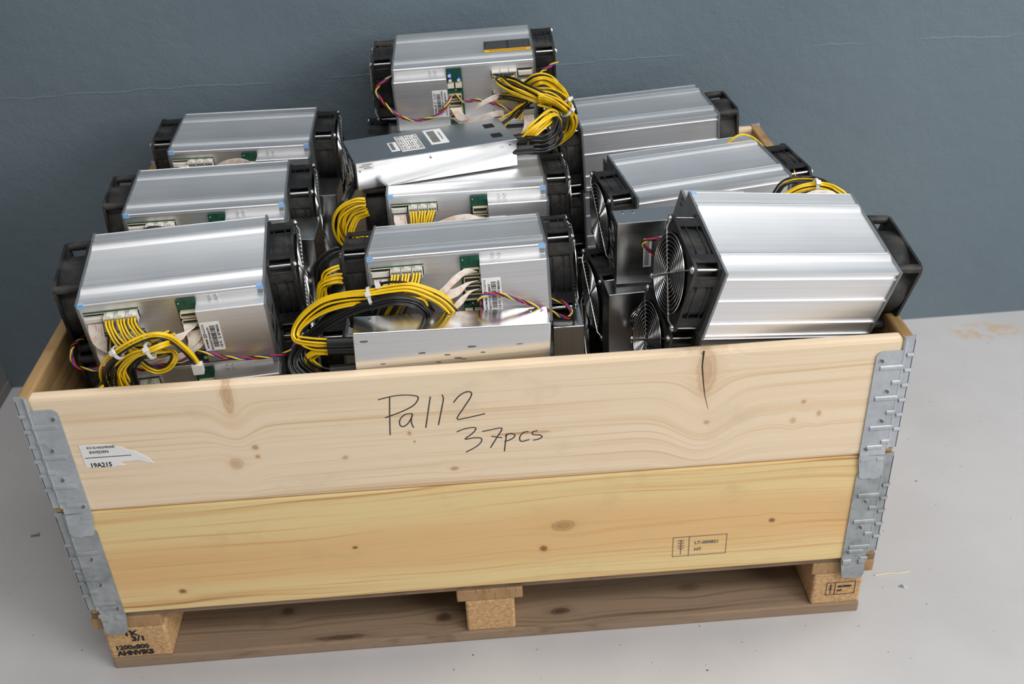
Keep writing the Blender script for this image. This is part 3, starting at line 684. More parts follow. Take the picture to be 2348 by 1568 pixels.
RFLIP = {'front': Matrix(), 'turned': Matrix.Translation((0, W, 0)) @ Matrix.Rotation(pi, 4, 'Z'), 'over': Matrix.Translation((0, 0, -H)) @ Matrix.Rotation(pi, 4, 'Y')}
MINERS = {}
def miner(key, label, loc, rot, pose='front', left='A', right='A', full=True, ribbons=None, text='stext1', seals=True, skip=(), group='boxed mining computers'):
    """left / right: fan kind at the plain end and at the controller end of the box; None leaves one out"""
    base = Matrix.Translation(loc) @ Euler(rot, 'XYZ').to_matrix().to_4x4()
    o = thing('mining_computer', label, 'mining computer', base @ RFLIP[pose], group)
    MINERS[key] = (o, base)
    put('case', ME['case_rear' if pose == 'turned' else 'case'], o)
    put('heat_sink', ME['sink'], o)
    put('end_plate', ME['plate'], o, Matrix.Translation((-L / 2, 0, 0)))
    p = put('end_plate', ME['plate_io'], o, Matrix.Translation((L / 2, 0, 0)))
    if full: put('indicator_light', ME['led_r'], p, label='red indicator light'); put('indicator_light', ME['led_g'], p, label='green indicator light')
    for s, kind in ((-1, left), (1, right)):
        if not kind: continue
        m = Matrix.Translation((s * (L / 2 + .0034), FY, FZ))
        if s < 0: m = m @ Matrix.Rotation(pi, 4, 'Z')
        f = put('fan', ME['fan' + kind], o, m)
        put('rotor', ME['rotor'], f)
        if kind == 'A':
            for a in (-1, 1):
                for c in (-1, 1): put('screw', ME['screw'], f, Matrix.Translation((0, a * .0522, c * .0522)))
            if s > 0: put('finger_guard', ME['guard'], f)
    c = put('controller_cover', ME['cover'], o)
    if not full: return o
    for x in (.050, .059): put('screw', ME['cscrew'], c, Matrix.Translation((x, -.0014, -.0100 if pose != 'over' else -H + .0100)))
    for i in range(3):
        hb = put('circuit_board', ME['hb%d' % i], o)
        put('data_connector', ME['dcon'], hb, Matrix.Translation((-.1065, 0, BZ[i] - .0085)))
        for k in range(3): put('power_connector', ME['pcon'], hb, Matrix.Translation((-.0850 + k * .0149, 0, BZ[i] - .0090)))
    cb = put('control_board', ME['ctl'], o)
    for i, z in enumerate((-.0285, -.0405, -.0525, -.0645)): put('ribbon_header', ME['hdr'], cb, Matrix.Translation((.0190, -.0050, z)))
    for x in (.0110, .0245): put('fan_connector', ME['fcon'], cb, Matrix.Translation((x, -.0050, -.0860)))
    for x, z in ((.0100, -.0960), (.0250, -.0960), (.0255, -.1050)): put('capacitor', ME['capac'], cb, Matrix.Translation((x, -.0050, z)))
    sl = put('serial_label', ME['slabel'], o)
    put('lettering', ME[text], sl); put('barcode', ME['sbar'], sl)
    if seals:
        for x in (-L / 2 + .0035, L / 2 - .0035): put('seal_sticker', ME['seal'], o, Matrix.Translation((x, 0, 0)))
    for st in RB.get(ribbons, ()): put('ribbon_cable', ribbon_mesh(st), o)
    return o
def add_cable(key, ctrl, **k):
    o, base = MINERS[key]; me = twisted_mesh(ctrl, **k)
    ob = put('fan_cable', me, o); ob.matrix_parent_inverse = o.matrix_basis.inverted(); return ob

miner('M1', 'silver mining computer at the front left corner, yellow cables hanging over its side', (-.3974, .0801, .6223), (.1491, -.0109, .0794), 'front', 'B', 'A', True, 'M1')
miner('M2', 'silver mining computer in the middle of the left row', (-.4005, .3491, .6247), (.0266, .0214, .0676), 'front', 'B', 'A', True, None)
miner('M3', 'silver mining computer at the back left corner, ribbon cables arching beside its front edge', (-.3873, .6086, .6217), (.0550, .0096, -.0007), 'front', 'A', 'A', True, 'M3')
miner('M4', 'silver mining computer at the front centre, directly behind the loose shiny power supply', (-.0105, .1122, .6438), (-.1875, -.0229, -.0065), 'front', 'A', 'A', True, 'M4', 'stext4')
miner('M5', 'silver mining computer in the centre, carrying the slanted power supply on its top', (.0101, .3298, .6354), (-.0449, .0059, .0105), 'front', 'B', 'A', True, 'M5', 'stext4')
miner('M6', 'highest mining computer of the pile, with a black and yellow sticker on top', (.0190, .6286, .7414), (.0719, -.0259, -.0223), 'over', 'A', 'A', True, 'M6', 'stext4', seals=False)
miner('M7', 'silver mining computer at the back right corner, plain ribbed side to the front', (.3464, .6045, .6253), (-.0197, -.0471, .0316), 'turned', 'B', 'A', False)
miner('M8', 'silver mining computer behind the tilted front right one, in front of the back right one', (.3928, .2989, .6304), (.0186, -.0306, .1323), 'turned', 'A', 'A', False)
miner('M9', 'tilted silver mining computer leaning out over the front right corner of the crate', (.4551, -.0036, .6358), (.2524, .1404, .1366), 'turned', 'B', 'A', False)
for x in (-L / 2 + .0035,): pass
# second layer, seen through the gaps
def below(key, d=0.0008):
    o, base = MINERS[key]; return base @ Matrix.Translation((0, 0, -H - .0036 - d))
def under(key, new, label, dx=0, dy=0, dz=0, **k):
    m = below(key); l = m.to_translation() + Vector((dx, dy, dz)); r = m.to_euler('XYZ')
    return miner(new, label, tuple(l), tuple(r), **k)
under('M1', 'M1b', 'mining computer directly under the front left one, half hidden by the front board', 0, -.004, 0, pose='front', left='B', right='A', full=True)
under('M2', 'M2b', 'mining computer directly under the middle one of the left row', pose='front', left='B', right='A', full=False)
under('M3', 'M3b', 'mining computer directly under the back left one', pose='front', left='A', right='A', full=False)
miner('M4b', 'mining computer under the front centre one, behind the black and yellow cable loop', (-.0600, .1250, .4900), (-.02, 0, 0), 'front', 'A', 'A', False)
under('M5', 'M5b', 'mining computer directly under the centre one that carries the slanted power supply', pose='front', left='B', right='A', full=False)
miner('M6b', 'mining computer under the highest one, mostly hidden behind the slanted power supply', (.004, .582, .6195), (0, 0, .02), 'front', 'A', 'A', False)
miner('M7b', 'mining computer directly under the back right one', (.350, .606, .5010), (0, -.04, .03), 'turned', None, 'A', False)
miner('M8b', 'mining computer whose dark fan guard shows in the gap left of the power supplies', (.373, .258, .513), (.019, -.037, .124), 'turned', None, 'A', False)
miner('M9b', 'mining computer directly under the tilted front right one, fan guard just above the front board', (.436, .036, .511), (.239, .138, .143), 'turned', None, 'A', False)

# third layer: only glimpses between the stacks
for key, where, x, y, pose in (('M1', 'front left', -.395, .062, 'front'), ('M2', 'middle left', -.398, .316, 'front'), ('M3', 'back left', -.390, .592, 'front'), ('M4', 'front centre', -.035, .110, 'front'), ('M5', 'middle centre', .005, .330, 'front'),
                            ('M6', 'back centre', .000, .580, 'front'), ('M7', 'back right', .372, .585, 'turned'), ('M8', 'middle right', .372, .340, 'turned'), ('M9', 'front right', .338, .060, 'turned')):
    miner(key + 'c', 'mining computer third from the top of the %s stack' % where, (x, y, .370), (0, 0, .01), pose, 'B' if pose == 'front' else None, 'A', False)
# stickers that only one box has
o6 = MINERS['M6'][0]
mb = MB(); mb.box((-.1206, .0400, -H - .0022), (-.0380, .0940, -H - .0017)); mb.box((-.1206, .0400, -H - .0025), (-.0380, .0520, -H - .0021), 1)
wl = put('warning_label', mb.mesh('warning_label', ['lblack', 'lyel']), o6, label='black and yellow warning label')
mb = MB(); rng = random.Random(5)
for r_ in range(9):
    y = .0560 + r_ * .0041
    for x0, x1 in ((-.1180, -.0815), (-.0780, -.0400)):
        x = x0
        while x < x1 - .003:
            w = rng.uniform(.002, .006); mb.box((x, y, -H - .0024), (min(x + w, x1), y + .0012, -H - .0021)); x += w + .0008
ME_ = mb.mesh('fine_print', ['gink']); put('fine_print', ME_, wl)
mb = MB(); x = -.112
while x < -.05:
    w = rng.uniform(.002, .005); mb.box((x, .0445, -H - .0027), (x + w, .0470, -H - .0024)); x += w + .001
put('fine_print', mb.mesh('fine_print', ['ink']), wl)
o9 = MINERS['M9'][0]
put('seal_sticker', ME['seal'], o9, Matrix.Translation((L / 2 - .0035, 0, 0)))

# twisted fan leads (room coordinates)
add_cable('M1', [(-.3741, .064, .5393), (-.3595, .0636, .5364), (-.337, .0671, .5252), (-.3047, .0707, .5193), (-.2705, .0702, .5208), (-.2541, .0765, .5215), (-.2461, .0866, .5256), (-.240, .11, .54)])
add_cable('M1', [(-.548, .135, .535), (-.5497, .1103, .5416), (-.5478, .0791, .5488), (-.5477, .0708, .5362), (-.5389, .0625, .5288), (-.5174, .054, .5286), (-.5012, .0554, .5284), (-.4546, .0606, .519), (-.4374, .0615, .522), (-.404, .064, .5237), (-.3885, .0703, .5293)])
add_cable('M4', [(.019, .075, .5774), (.0167, .066, .59), (.0256, .0673, .5972), (.0444, .0680, .596), (.0629, .0665, .5894), (.0814, .0647, .5813), (.0982, .0651, .5733), (.1157, .0743, .5589), (.132, .0863, .5427), (.1422, .0905, .5383), (.1464, .1013, .5419), (.1369, .113, .5495), (.1202, .1235, .5503)])
add_cable('M6', [(-.098, .66, .727), (-.1091, .6426, .7227), (-.1272, .6336, .7142), (-.1365, .6244, .7053), (-.1302, .6149, .6954), (-.1123, .5957, .6794), (-.0928, .5964, .6633), (-.067, .5964, .657), (-.0401, .5955, .6611), (-.0199, .5993, .6722), (-.0122, .6045, .6811), (-.006, .6126, .692)])
add_cable('M6', [(.0011, .6175, .6917), (.0162, .612, .6806), (.041, .610, .682), (.0669, .6084, .6748), (.093, .6128, .662), (.102, .614, .657)])
add_cable('M6', [(.1859, .655, .728), (.1759, .6466, .7255), (.1659, .632, .7245), (.1559, .6221, .7237), (.1492, .6076, .7181)])
add_cable('M8', [(.508, .445, .6235), (.5146, .44, .6247), (.5254, .44, .6254), (.529, .42, .6275), (.5302, .4, .6256), (.5295, .37, .6254), (.5287, .34, .6243), (.530, .325, .615)], pitch=.11, loose=1.6)
add_cable('M9', [(.296, .132, .630), (.280, .139, .629), (.268, .140, .6275), (.257, .140, .6255), (.2535, .140, .620), (.260, .140, .613), (.270, .139, .604), (.282, .135, .596), (.292, .13, .590)])

# ------------------------------------------------------------------ power supplies and cables
PL, PA, PB = .2641, .0455, .1015
def psu_mesh():
    return MB().box((-PL / 2, 0, -PB), (PL / 2, PA, 0)).mesh('casing', ['steel'])
ME['psu'] = psu_mesh()
mb = MB(); mb.cyl((0, 0, 0), (0, 0, .0007), .0030, 14); mb.box((-.0018, -.0004, .0006), (.0018, .0004, .0009), 1); mb.box((-.0004, -.0018, .0006), (.0004, .0018, .0009), 1)
ME['pscrew'] = mb.mesh('screw', ['chrome', 'dark'])
mb = MB()
for k in range(5):
    r = .006 + k * .0033; mb.tube([(0, r * cos(2 * pi * i / 28), r * sin(2 * pi * i / 28)) for i in range(28)], .0008, 5, closed=True)
mb.tube([(-.001, -.02, 0), (-.001, .02, 0)], .0008, 5); mb.tube([(-.001, 0, -.02), (-.001, 0, .02)], .0008, 5)
ME['pguard'] = mb.mesh('finger_guard', ['chrome'])
ME['pvent'] = MB().cyl((0, 0, 0), (-.0008, 0, 0), .0205, 28).mesh('fan_opening', ['dark'])
ME['pend'] = MB().box((-.0012, .002, -PB + .002), (0, PA - .002, -.002)).mesh('end_panel', ['black'])
ME['pend2'] = MB().box((-.0012, .002, -PB + .002), (0, PA - .002, -.002)).mesh('end_panel', ['plate'])
def psu(label, mat, ends=True, panel='pend', screws=((-.105, 'T'), (.02, 'T'), (.108, 'T'), (.125, 'T'))):
    """on its long edge: thin top face up, broad face to the front"""
    o = thing('power_supply', label, 'power supply', mat, 'steel power supplies')
    put('casing', ME['psu'], o, bevel=.0012)
    if ends:
        e = put('end_panel', ME[panel], o, Matrix.Translation((-PL / 2, 0, 0)), label='black end panel' if panel == 'pend' else None)
        for z in (-.028, -.072):
            put('fan_opening', ME['pvent'], e, Matrix.Translation((-.0014, PA / 2, z)))
            put('finger_guard', ME['pguard'], e, Matrix.Translation((-.0030, PA / 2, z)))
    for x, _ in screws: put('screw', ME['pscrew'], o, Matrix.Translation((x, PA - .010 if abs(x) > .11 or x < 0 else PA - .008, 0)))
    return o
def T(loc, rot): return Matrix.Translation(loc) @ Euler(rot, 'XYZ').to_matrix().to_4x4()
p1 = psu('shiny power supply on its edge behind the front board, cable loop at its left end', T((-.0214, .0170, .5774), (0, .0367, .0332)), ends=False, screws=((-.110, 0), (-.004, 0), (.108, 0), (.124, 0)))
mb = MB(); rng = random.Random(12)
for (x, z, w, h) in ((.025, -.030, .014, .0022), (-.042, -.036, .011, .002), (.006, -.047, .012, .0022), (-.008, -.041, .010, .0014), (.040, -.040, .008, .0012), (.014, -.049, .010, .0010), (-.020, -.052, .008, .0012), (-.095, -.050, .009, .0010), (.09, -.030, .012, .0008), (-.118, -.013, .012, .003)):
    vs = [(x + w / 2 * cos(a) * rng.uniform(.8, 1.1), -.0006, z + h / 2 * sin(a) * rng.uniform(.6, 1.2)) for a in [2 * pi * i / 12 for i in range(12)]]
    mb.add(vs, [tuple(range(12))])
put('scuff_marks', mb.mesh('scuff_marks', ['gink']), p1)
# the one lying flat and slanted: broad face up
p2m = T((-.0314, .3902, .6795), (.0122, .0070, .2548))
o2 = thing('power_supply', 'power supply lying slanted on top of the centre mining computer, white labels on it', 'power supply', p2m, 'steel power supplies')
put('casing', MB().box((-PL / 2, 0, -PA), (PL / 2, PB, 0)).mesh('casing', ['steel']), o2, bevel=.0012)
mb = MB().box((-PL / 2 - .0012, .002, -PA + .002), (-PL / 2, PB - .002, -.002)); ep = put('end_panel', mb.mesh('end_panel', ['black']), o2, label='black end panel')
for y in (.028, .074):
    put('fan_opening', ME['pvent'], ep, Matrix.Translation((-PL / 2 - .0014, y, -PA / 2))); put('finger_guard', ME['pguard'], ep, Matrix.Translation((-PL / 2 - .0030, y, -PA / 2)))
for x, y in ((.106, .020), (.106, .064)):
    put('cable_window', MB().box((x - .008, y, -.0005), (x + .009, y + .016, .0005)).mesh('cable_window', ['dark']), o2, label='square hole in the casing')
for x, z in ((-.126, -.0135), (-.012, -.0085), (.120, -.0075)):
    put('screw', ME['pscrew'], o2, Matrix.Translation((x, 0, z)) @ FRONT)
put('slot', MB().box((.103, -.0006, -.0115), (.110, 0, -.0085)).mesh('slot', ['chrome']), o2)
sl = put('rating_label', MB().box((-.052, .020, 0), (-.015, .084, .0005)).mesh('rating_label', ['paper']), o2)
mb = MB(); rng = random.Random(3)
rect_lines_top = lambda x0, y0, x1, y1: [mb.box((x0, y0, .0005), (x1, y0 + .0006, .0008)), mb.box((x0, y1 - .0006, .0005), (x1, y1, .0008)), mb.box((x0, y0, .0005), (x0 + .0006, y1, .0008)), mb.box((x1 - .0006, y0, .0005), (x1, y1, .0008))]
rect_lines_top(-.0505, .0215, -.0165, .0825)
for x in (-.041, -.026): mb.box((x, .0215, .0005), (x + .0005, .0825, .0008))
for x in (-.0485, -.0450, -.0375, -.0335, -.0300, -.0225, -.0195):
    y = .0240
    while y < .078:
        w = rng.uniform(.003, .008); mb.box((x, y, .0005), (x + .0015, y + w, .0008)); y += w + rng.uniform(.001, .006)
put('fine_print', mb.mesh('fine_print', ['gink']), sl)
s2 = put('barcode_label', MB().box((-.002, .030, 0), (.028, .092, .0005)).mesh('barcode_label', ['paper']), o2)
mb = MB(); y = .036
while y < .084:
    w = rng.choice((.0006, .001, .0015)); mb.box((.002, y, .0005), (.015, y + w, .0008)); y += w + rng.choice((.0006, .001))
for k in range(8): mb.box((.020, .046 + k * .004, .0005), (.0225, .0485 + k * .004, .0008))
put('barcode', mb.mesh('barcode', ['gink']), s2)
s3 = put('barcode_label', MB().box((-.068, .026, 0), (-.054, .062, .0005)).mesh('barcode_label', ['paper']), o2)
mb = MB(); y = .030
while y < .058:
    w = rng.choice((.0006, .0012)); mb.box((-.066, y, .0005), (-.060, y + w, .0008)); y += w + .0012
put('barcode', mb.mesh('barcode', ['ink']), s3)
s4 = put('small_label', MB().box((-.1305, -.0005, -.013), (-.103, 0, -.001)).mesh('small_label', ['paper']), o2)
mb = MB()
for r_, (a, c) in enumerate(((-.122, -.107), (-.126, -.110), (-.119, -.108))):
    x = a
    while x < c: mb.box((x, -.0008, -.0045 - r_ * .003), (x + .0012, -.0005, -.0030 - r_ * .003)); x += .0018
put('fine_print', mb.mesh('fine_print', ['gink']), s4)
p3 = psu('dark reflective power supply left of the tilted front right mining computer', T((.3579, .2047, .6254), (.0087, .0035, .0436)), screws=((-.118, 0), (-.102, 0)))
put('barcode_label', MB().box((-.092, -.0005, -.075), (-.080, 0, -.028)).mesh('barcode_label', ['paper']), p3)
mb = MB(); z = -.072
while z < -.034: mb.box((-.0905, -.0008, z), (-.0835, -.0005, z + .0009)); z += .0021
put('barcode', mb.mesh('barcode', ['ink']), p3)
UP = Matrix.Rotation(pi / 2, 4, 'Z') @ Matrix.Rotation(pi / 2, 4, 'Y') @ Matrix.Translation((PL / 2, -PA / 2, PB / 2))
p6 = psu('lower power supply directly under the dark reflective one with barcode', T((.312, .180, .5215), (0, 0, .06)) @ Matrix.Rotation(pi / 2, 4, 'Y') @ Matrix.Translation((PL / 2, 0, 0)), ends=False, screws=())
put('fan_opening', ME['pvent'], p6, Matrix.Translation((-.085, -.0005, -.050)) @ Matrix.Rotation(pi / 2, 4, 'Z')); put('finger_guard', ME['pguard'], p6, Matrix.Translation((-.085, -.0022, -.050)) @ Matrix.Rotation(pi / 2, 4, 'Z'))
psu('dark power supply end right of the shiny one, beneath the front centre fan', T((.1430, .1555, .5140), (0, 0, 0)) @ UP, screws=(), ends=False)
psu('upright power supply in the gap right of the middle mining computer in the left row', T((-.2395, .575, .552), (-.12, 0, 0)) @ UP, screws=(), ends=False)
psu('upright power supply in the gap behind the front left fan', T((-.2500, .334, .588), (-.10, 0, 0)) @ UP, screws=(), ends=False)

def wires(parent, ctrl, cols, rad, seed=0, r=.0016, twist=1.2, ends=(1, 1), flat=.6):
    """loose wires that follow one path side by side; every wire is a part of its harness"""
    rng = random.Random(seed); P = catmull(ctrl, 6); n = len(P); k = 0
    offs = []
    for c in cols:
        for _ in range(60):
            a, q = rng.uniform(0, 2 * pi), math.sqrt(rng.random())
            if all((q * cos(a) - x) ** 2 + (q * sin(a) - y) ** 2 > (.9 / max(2, len(cols) ** .5)) ** 2 for x, y in offs): break
        offs.append((q * cos(a), q * sin(a)))
    for c, (ox, oy) in zip(cols, offs):
        pts = []; prev = None; ph = rng.uniform(-.5, .5)
        for i, p in enumerate(P):
            s_ = i / (n - 1)
            t = (P[min(i + 1, n - 1)] - P[max(i - 1, 0)]).normalized()
            u = (Vector((0, 1, 0)) if prev is None else prev); u = (u - t * u.dot(t))
            if u.length < .05: u = t.orthogonal()
            u.normalize(); prev = u; w = t.cross(u)
            a = twist * (s_ - .5) + ph * sin(3 * s_)
            e = rad * (ends[0] * (1 - s_) + ends[1] * s_) if not callable(rad) else rad(s_)
            x, y = ox * cos(a) - oy * sin(a), ox * sin(a) + oy * cos(a)
            pts.append(p + u * x * e * flat + w * y * e)
        mb = MB(); mb.tube(pts, r, 6)
        put_h('wire', mb.mesh('wire', ['yel' if c == 'y' else 'blk'], 60), parent, 'yellow wire' if c == 'y' else 'black wire')
def put_h(name, me, parent, label=None):
    o = put(name, me, parent, label=label); o.matrix_parent_inverse = parent.matrix_basis.inverted(); return o
def tie(parent, c, axis, r, w=.0022):
    c = Vector(c); d = Vector(axis).normalized(); u = d.orthogonal().normalized(); q = d.cross(u); mb = MB(); n = 20
    vs = []
    for i in range(n):
        a = 2 * pi * i / n; e = u * cos(a) + q * sin(a)
        vs += [c + e * r - d * w, c + e * r + d * w, c + e * (r + .0011) + d * w, c + e * (r + .0011) - d * w]
    fs = []
    for i in range(n):
        a = 4 * i; b_ = 4 * ((i + 1) % n)
        for j in range(4): fs.append((a + j, a + (j + 1) % 4, b_ + (j + 1) % 4, b_ + j))
    mb.add(vs, fs)
    f = Vector((0, -.75, .66)); f = (f - d * f.dot(d)).normalized(); g = d.cross(f); m = Matrix((g, d, f)).transposed().to_4x4(); m.translation = c + f * (r + .001)
    mb.box((-.0032, -.0032, -.001), (.0032, .0032, .0038), 0, m)
    put_h('cable_tie', mb.mesh('cable_tie', ['tie']), parent, 'white cable tie')
def sleeve(parent, ctrl, r):
    mb = MB().tube(catmull(ctrl, 5), r, 14); put_h('sleeve', mb.mesh('sleeve', ['blk'], 50), parent, 'black shrink sleeve')
def miner_pt(key, x, y, z): return MINERS[key][1] @ Vector((x, y, z))
def plug_wires(parent, key, row, dest, seed, pose='front', cols=('y', 'k')):
    """short wires out of the three power connectors in one row, drooping to dest points"""
    rng = random.Random(seed)
    for k in range(3):
        for i in range(3):
            for j, c in enumerate(cols):
                xx = -.0850 + k * .0149 + (i - 1) * .0042; zz = BZ[row] - .0090 + (.0018 if j == 0 else -.0030)
                if pose == 'over': xx, zz = -xx, -H - zz
                P = [miner_pt(key, xx, -.011, zz)]
                D = dest(k, i, j, rng)
                P += [Vector(d) for d in D]
                put_h('wire', MB().tube(catmull(P, 6), .0016, 6).mesh('wire', ['yel' if c == 'y' else 'blk'], 60), parent, 'yellow wire' if c == 'y' else 'black wire')
V3 = Vector
# front left harness
h1 = thing('cable_harness', 'yellow and black cable bundle hanging from the front left mining computer', 'cable', (-.44, .04, .52), 'power cable bundles')
def d1(k, i, j, rng):
    base = [[(-.4773, .0524, .5945), (-.4689, .0397, .5824), (-.4597, .0371, .5707), (-.4457, .0394, .5633), (-.4286, .0352, .5665), (-.4133, .0408, .5714), (-.4085, .0574, .5645)],
            [(-.4619, .0535, .5955), (-.4543, .0402, .5867), (-.4463, .0374, .5763), (-.4328, .0399, .5668), (-.4193, .0357, .5683), (-.4045, .042, .568), (-.4016, .0588, .5592)],
            [(-.4481, .0545, .5967), (-.4395, .0407, .5919), (-.4285, .0323, .5856), (-.4184, .0396, .5765), (-.4091, .0464, .57), (-.4019, .0589, .5582)]][k]
    dx = (i - 1) * .0043
    return [V3(p) + V3((dx, (.004 if j else 0), (i - 1) * .0025 * q + (-.004 * j))) + V3((0, rng.uniform(-1, 1) * .001, rng.uniform(-1, 1) * .001)) for q, p in enumerate(base)]
plug_wires(h1, 'M1', 0, d1, 1)
BIG1 = [(-.495, .0420, .490), (-.4946, .0316, .521), (-.4904, .0236, .543), (-.4788, .0164, .5633), (-.4625, .0104, .5784), (-.4403, .0102, .5919), (-.4207, .016, .597), (-.4049, .0172, .5978), (-.3928, .0248, .5874), (-.3828, .0339, .5665), (-.3764, .0426, .5457), (-.3741, .0506, .5274)]
wires(h1, BIG1, 'yyyykkk', lambda s: .0075 - .003 * s, 3)
wires(h1, [(-.4714, .0432, .485), (-.4715, .0284, .5213), (-.4677, .0203, .5432), (-.4546, .0136, .5612), (-.4372, .0079, .575), (-.4189, .0062, .5808), (-.4025, .0119, .5844), (-.396, .031, .5761), (-.3925, .049, .5617)], 'yyyyyy', lambda s: .013 - .008 * min(1, s * 1.6), 4)
wires(h1, [(-.4626, .0406, .495), (-.4596, .0332, .5377), (-.4434, .0185, .5617), (-.4317, .0161, .5706), (-.4171, .0097, .5815), (-.4027, .014, .5884), (-.3968, .031, .5782)], 'kkkkkkk', lambda s: .008 - .003 * s, 5)
wires(h1, [(-.4469, .0482, .538), (-.4377, .0448, .5314), (-.4267, .0445, .5264), (-.4136, .045, .53), (-.4037, .0462, .5407), (-.4038, .0502, .5481), (-.4148, .0545, .5472), (-.4303, .0591, .5415)], 'yyyk', .005, 6)
wires(h1, [(-.5173, .0268, .497), (-.5068, .0264, .5126), (-.4983, .0316, .5193), (-.4885, .0386, .5249), (-.478, .05, .53)], 'yyyykk', .006, 7)
wires(h1, [(-.4800, .0560, .585), (-.4820, .045, .560), (-.4790, .04, .535), (-.4800, .04, .500)], 'yyykkk', .007, 8)
wires(h1, [(-.486, .030, .500), (-.482, .026, .530), (-.470, .020, .556), (-.450, .022, .572)], 'kkkkyy', .007, 18)
tie(h1, (-.4605, .0103, .5796), (.02, 0, .013), .0085); tie(h1, (-.4175, .0075, .5806), (.016, .002, .006), .0105)
mb = MB(); mb.box((-.007, -.005, -.010), (.007, .005, .006), 0, T((-.3738, .0480, .5250), (.15, 0, .08)))
put_h('plug', mb.mesh('plug', ['tie']), h1, 'clear plug')

# harness of the front power supply: sleeves, long loop, plugs into the front centre box
wy = 'yyyyyyyyyy'
Y1 = [(-.190, .0400, .5539), (-.2175, .046, .5548), (-.2354, .052, .5576), (-.2341, .060, .5698), (-.2175, .062, .5891), (-.1911, .062, .6064), (-.1587, .06, .6135), (-.129, .058, .6154), (-.099, .056, .6205), (-.0749, .055, .6218), (-.0519, .058, .6105), (-.0327, .063, .5939), (-.0172, .070, .568)]
wires(p1, Y1, 'yyyykyykyy', lambda s: .009 - .003 * sin(pi * min(1, s * 1.6)) + .004 * s, 21)
wires(p1, [(-.1914, .040, .5447), (-.2138, .046, .5432), (-.2302, .052, .5503), (-.2301, .06, .5661), (-.2129, .062, .5822), (-.1888, .062, .5955), (-.16, .06, .6039), (-.1265, .058, .6066), (-.0942, .056, .6138), (-.0702, .056, .613), (-.0545, .060, .6021), (-.051, .067, .5728)], 'yykyykk', lambda s: .008 - .002 * s, 22)
wires(p1, [(-.1908, .040, .5425), (-.2089, .044, .5383), (-.2213, .046, .5283), (-.2188, .046, .5191), (-.2113, .050, .5084)], wy[:8], lambda s: .009, 23)
wires(p1, [(-.1899, .030, .5131), (-.2142, .036, .5175), (-.2287, .048, .527), (-.2259, .058, .5426), (-.207, .063, .5602), (-.1777, .058, .5816), (-.1495, .054, .5968), (-.1226, .050, .6054), (-.094, .046, .6119), (-.0708, .049, .6056), (-.0583, .056, .5905), (-.0522, .066, .5706)], 'k' * 11, lambda s: .011 - .004 * sin(pi * s) + .001 * s, 24)
wires(p1, [(-.205, .030, .500), (-.2256, .033, .503), (-.2424, .042, .517), (-.2387, .053, .5334), (-.2131, .063, .5563), (-.1777, .07, .5856), (-.1498, .072, .6017), (-.1262, .072, .6127), (-.1069, .070, .6198), (-.0845, .064, .6213), (-.0594, .062, .6119), (-.0346, .064, .594), (-.0153, .07, .568)], 'k' * 10, lambda s: .010 - .003 * sin(pi * s), 25)
sleeve(p1, [(-.148, .038, .5530), (-.170, .0385, .5535), (-.192, .0395, .5537)], .0082)
sleeve(p1, [(-.148, .038, .5410), (-.170, .0385, .5425), (-.192, .0395, .5435)], .0078)
sleeve(p1, [(-.148, .030, .5158), (-.170, .030, .5148), (-.192, .030, .5135)], .0092)
tie(p1, (-.1286, .0590, .6110), (.03, 0, .006), .0125); tie(p1, (-.1150, .068, .6185), (.03, 0, .008), .0095)
def d4(k, i, j, rng):
    x = -.0850 + k * .0149 + (i - 1) * .0042 - .01
    o = miner_pt
    sx = -.010 - .010 * rng.random()
    return [o('M4', x + .008 + sx * .2, -.020, -.036 - j * .003), o('M4', x + .004 + sx, -.024 - .004 * j, -.055), o('M4', x - .006 + sx * 1.5, -.028 - .003 * j, -.080), o('M4', x - .016 + sx * 1.5, -.030, -.100)]
plug_wires(p1, 'M4', 0, d4, 31)

# centre box plugs and the bundle in the left gap
h5 = thing('cable_harness', 'yellow and black cable bundle plugged into the centre mining computer carrying the slanted power supply', 'cable', (-.17, .34, .58), 'power cable bundles')
def d5(k, i, j, rng):
    x = -.0850 + k * .0149 + (i - 1) * .0042; o = miner_pt
    return [o('M5', x - .003 * k, -.019, -.036 - j * .003), o('M5', x - .005 * k, -.021 - .002 * j, -.055), o('M5', x - .007 * k, -.021, -.090)]
plug_wires(h5, 'M5', 0, d5, 41)
wires(h5, [(-.1489, .345, .6205), (-.1636, .345, .6196), (-.1806, .345, .6113), (-.1916, .345, .5976), (-.1949, .345, .5788), (-.190, .345, .56), (-.175, .345, .545)], wy[:9], lambda s: .009 + .006 * s, 42)
wires(h5, [(-.1483, .35, .6032), (-.1665, .35, .5963), (-.1753, .345, .5841), (-.1788, .34, .5706), (-.170, .345, .558), (-.1498, .35, .553)], wy[:8], .008, 43)
wires(h5, [(-.150, .40, .640), (-.1623, .385, .6397), (-.173, .38, .6286), (-.185, .36, .6158), (-.195, .36, .5982), (-.198, .36, .570)], 'k' * 9, .010, 44)
# bundle behind the front loop
h4 = thing('cable_harness', 'dim yellow and black cable bundle in the gap left of the front centre fan', 'cable', (-.195, .14, .56), 'power cable bundles')
wires(h4, [(-.176, .145, .6137), (-.1873, .14, .6129), (-.1976, .14, .6071), (-.2023, .14, .5961), (-.203, .14, .575), (-.200, .14, .555)], wy[:3], .004, 51)
wires(h4, [(-.176, .145, .592), (-.1872, .14, .594), (-.2018, .14, .5866), (-.2068, .135, .5685), (-.206, .13, .545)], wy[:8], lambda s: .011 - .003 * s, 52)
wires(h4, [(-.176, .16, .632), (-.1849, .155, .6310), (-.1975, .15, .6231), (-.2038, .15, .6112), (-.206, .15, .59), (-.207, .15, .56)], 'k' * 8, .009, 53)

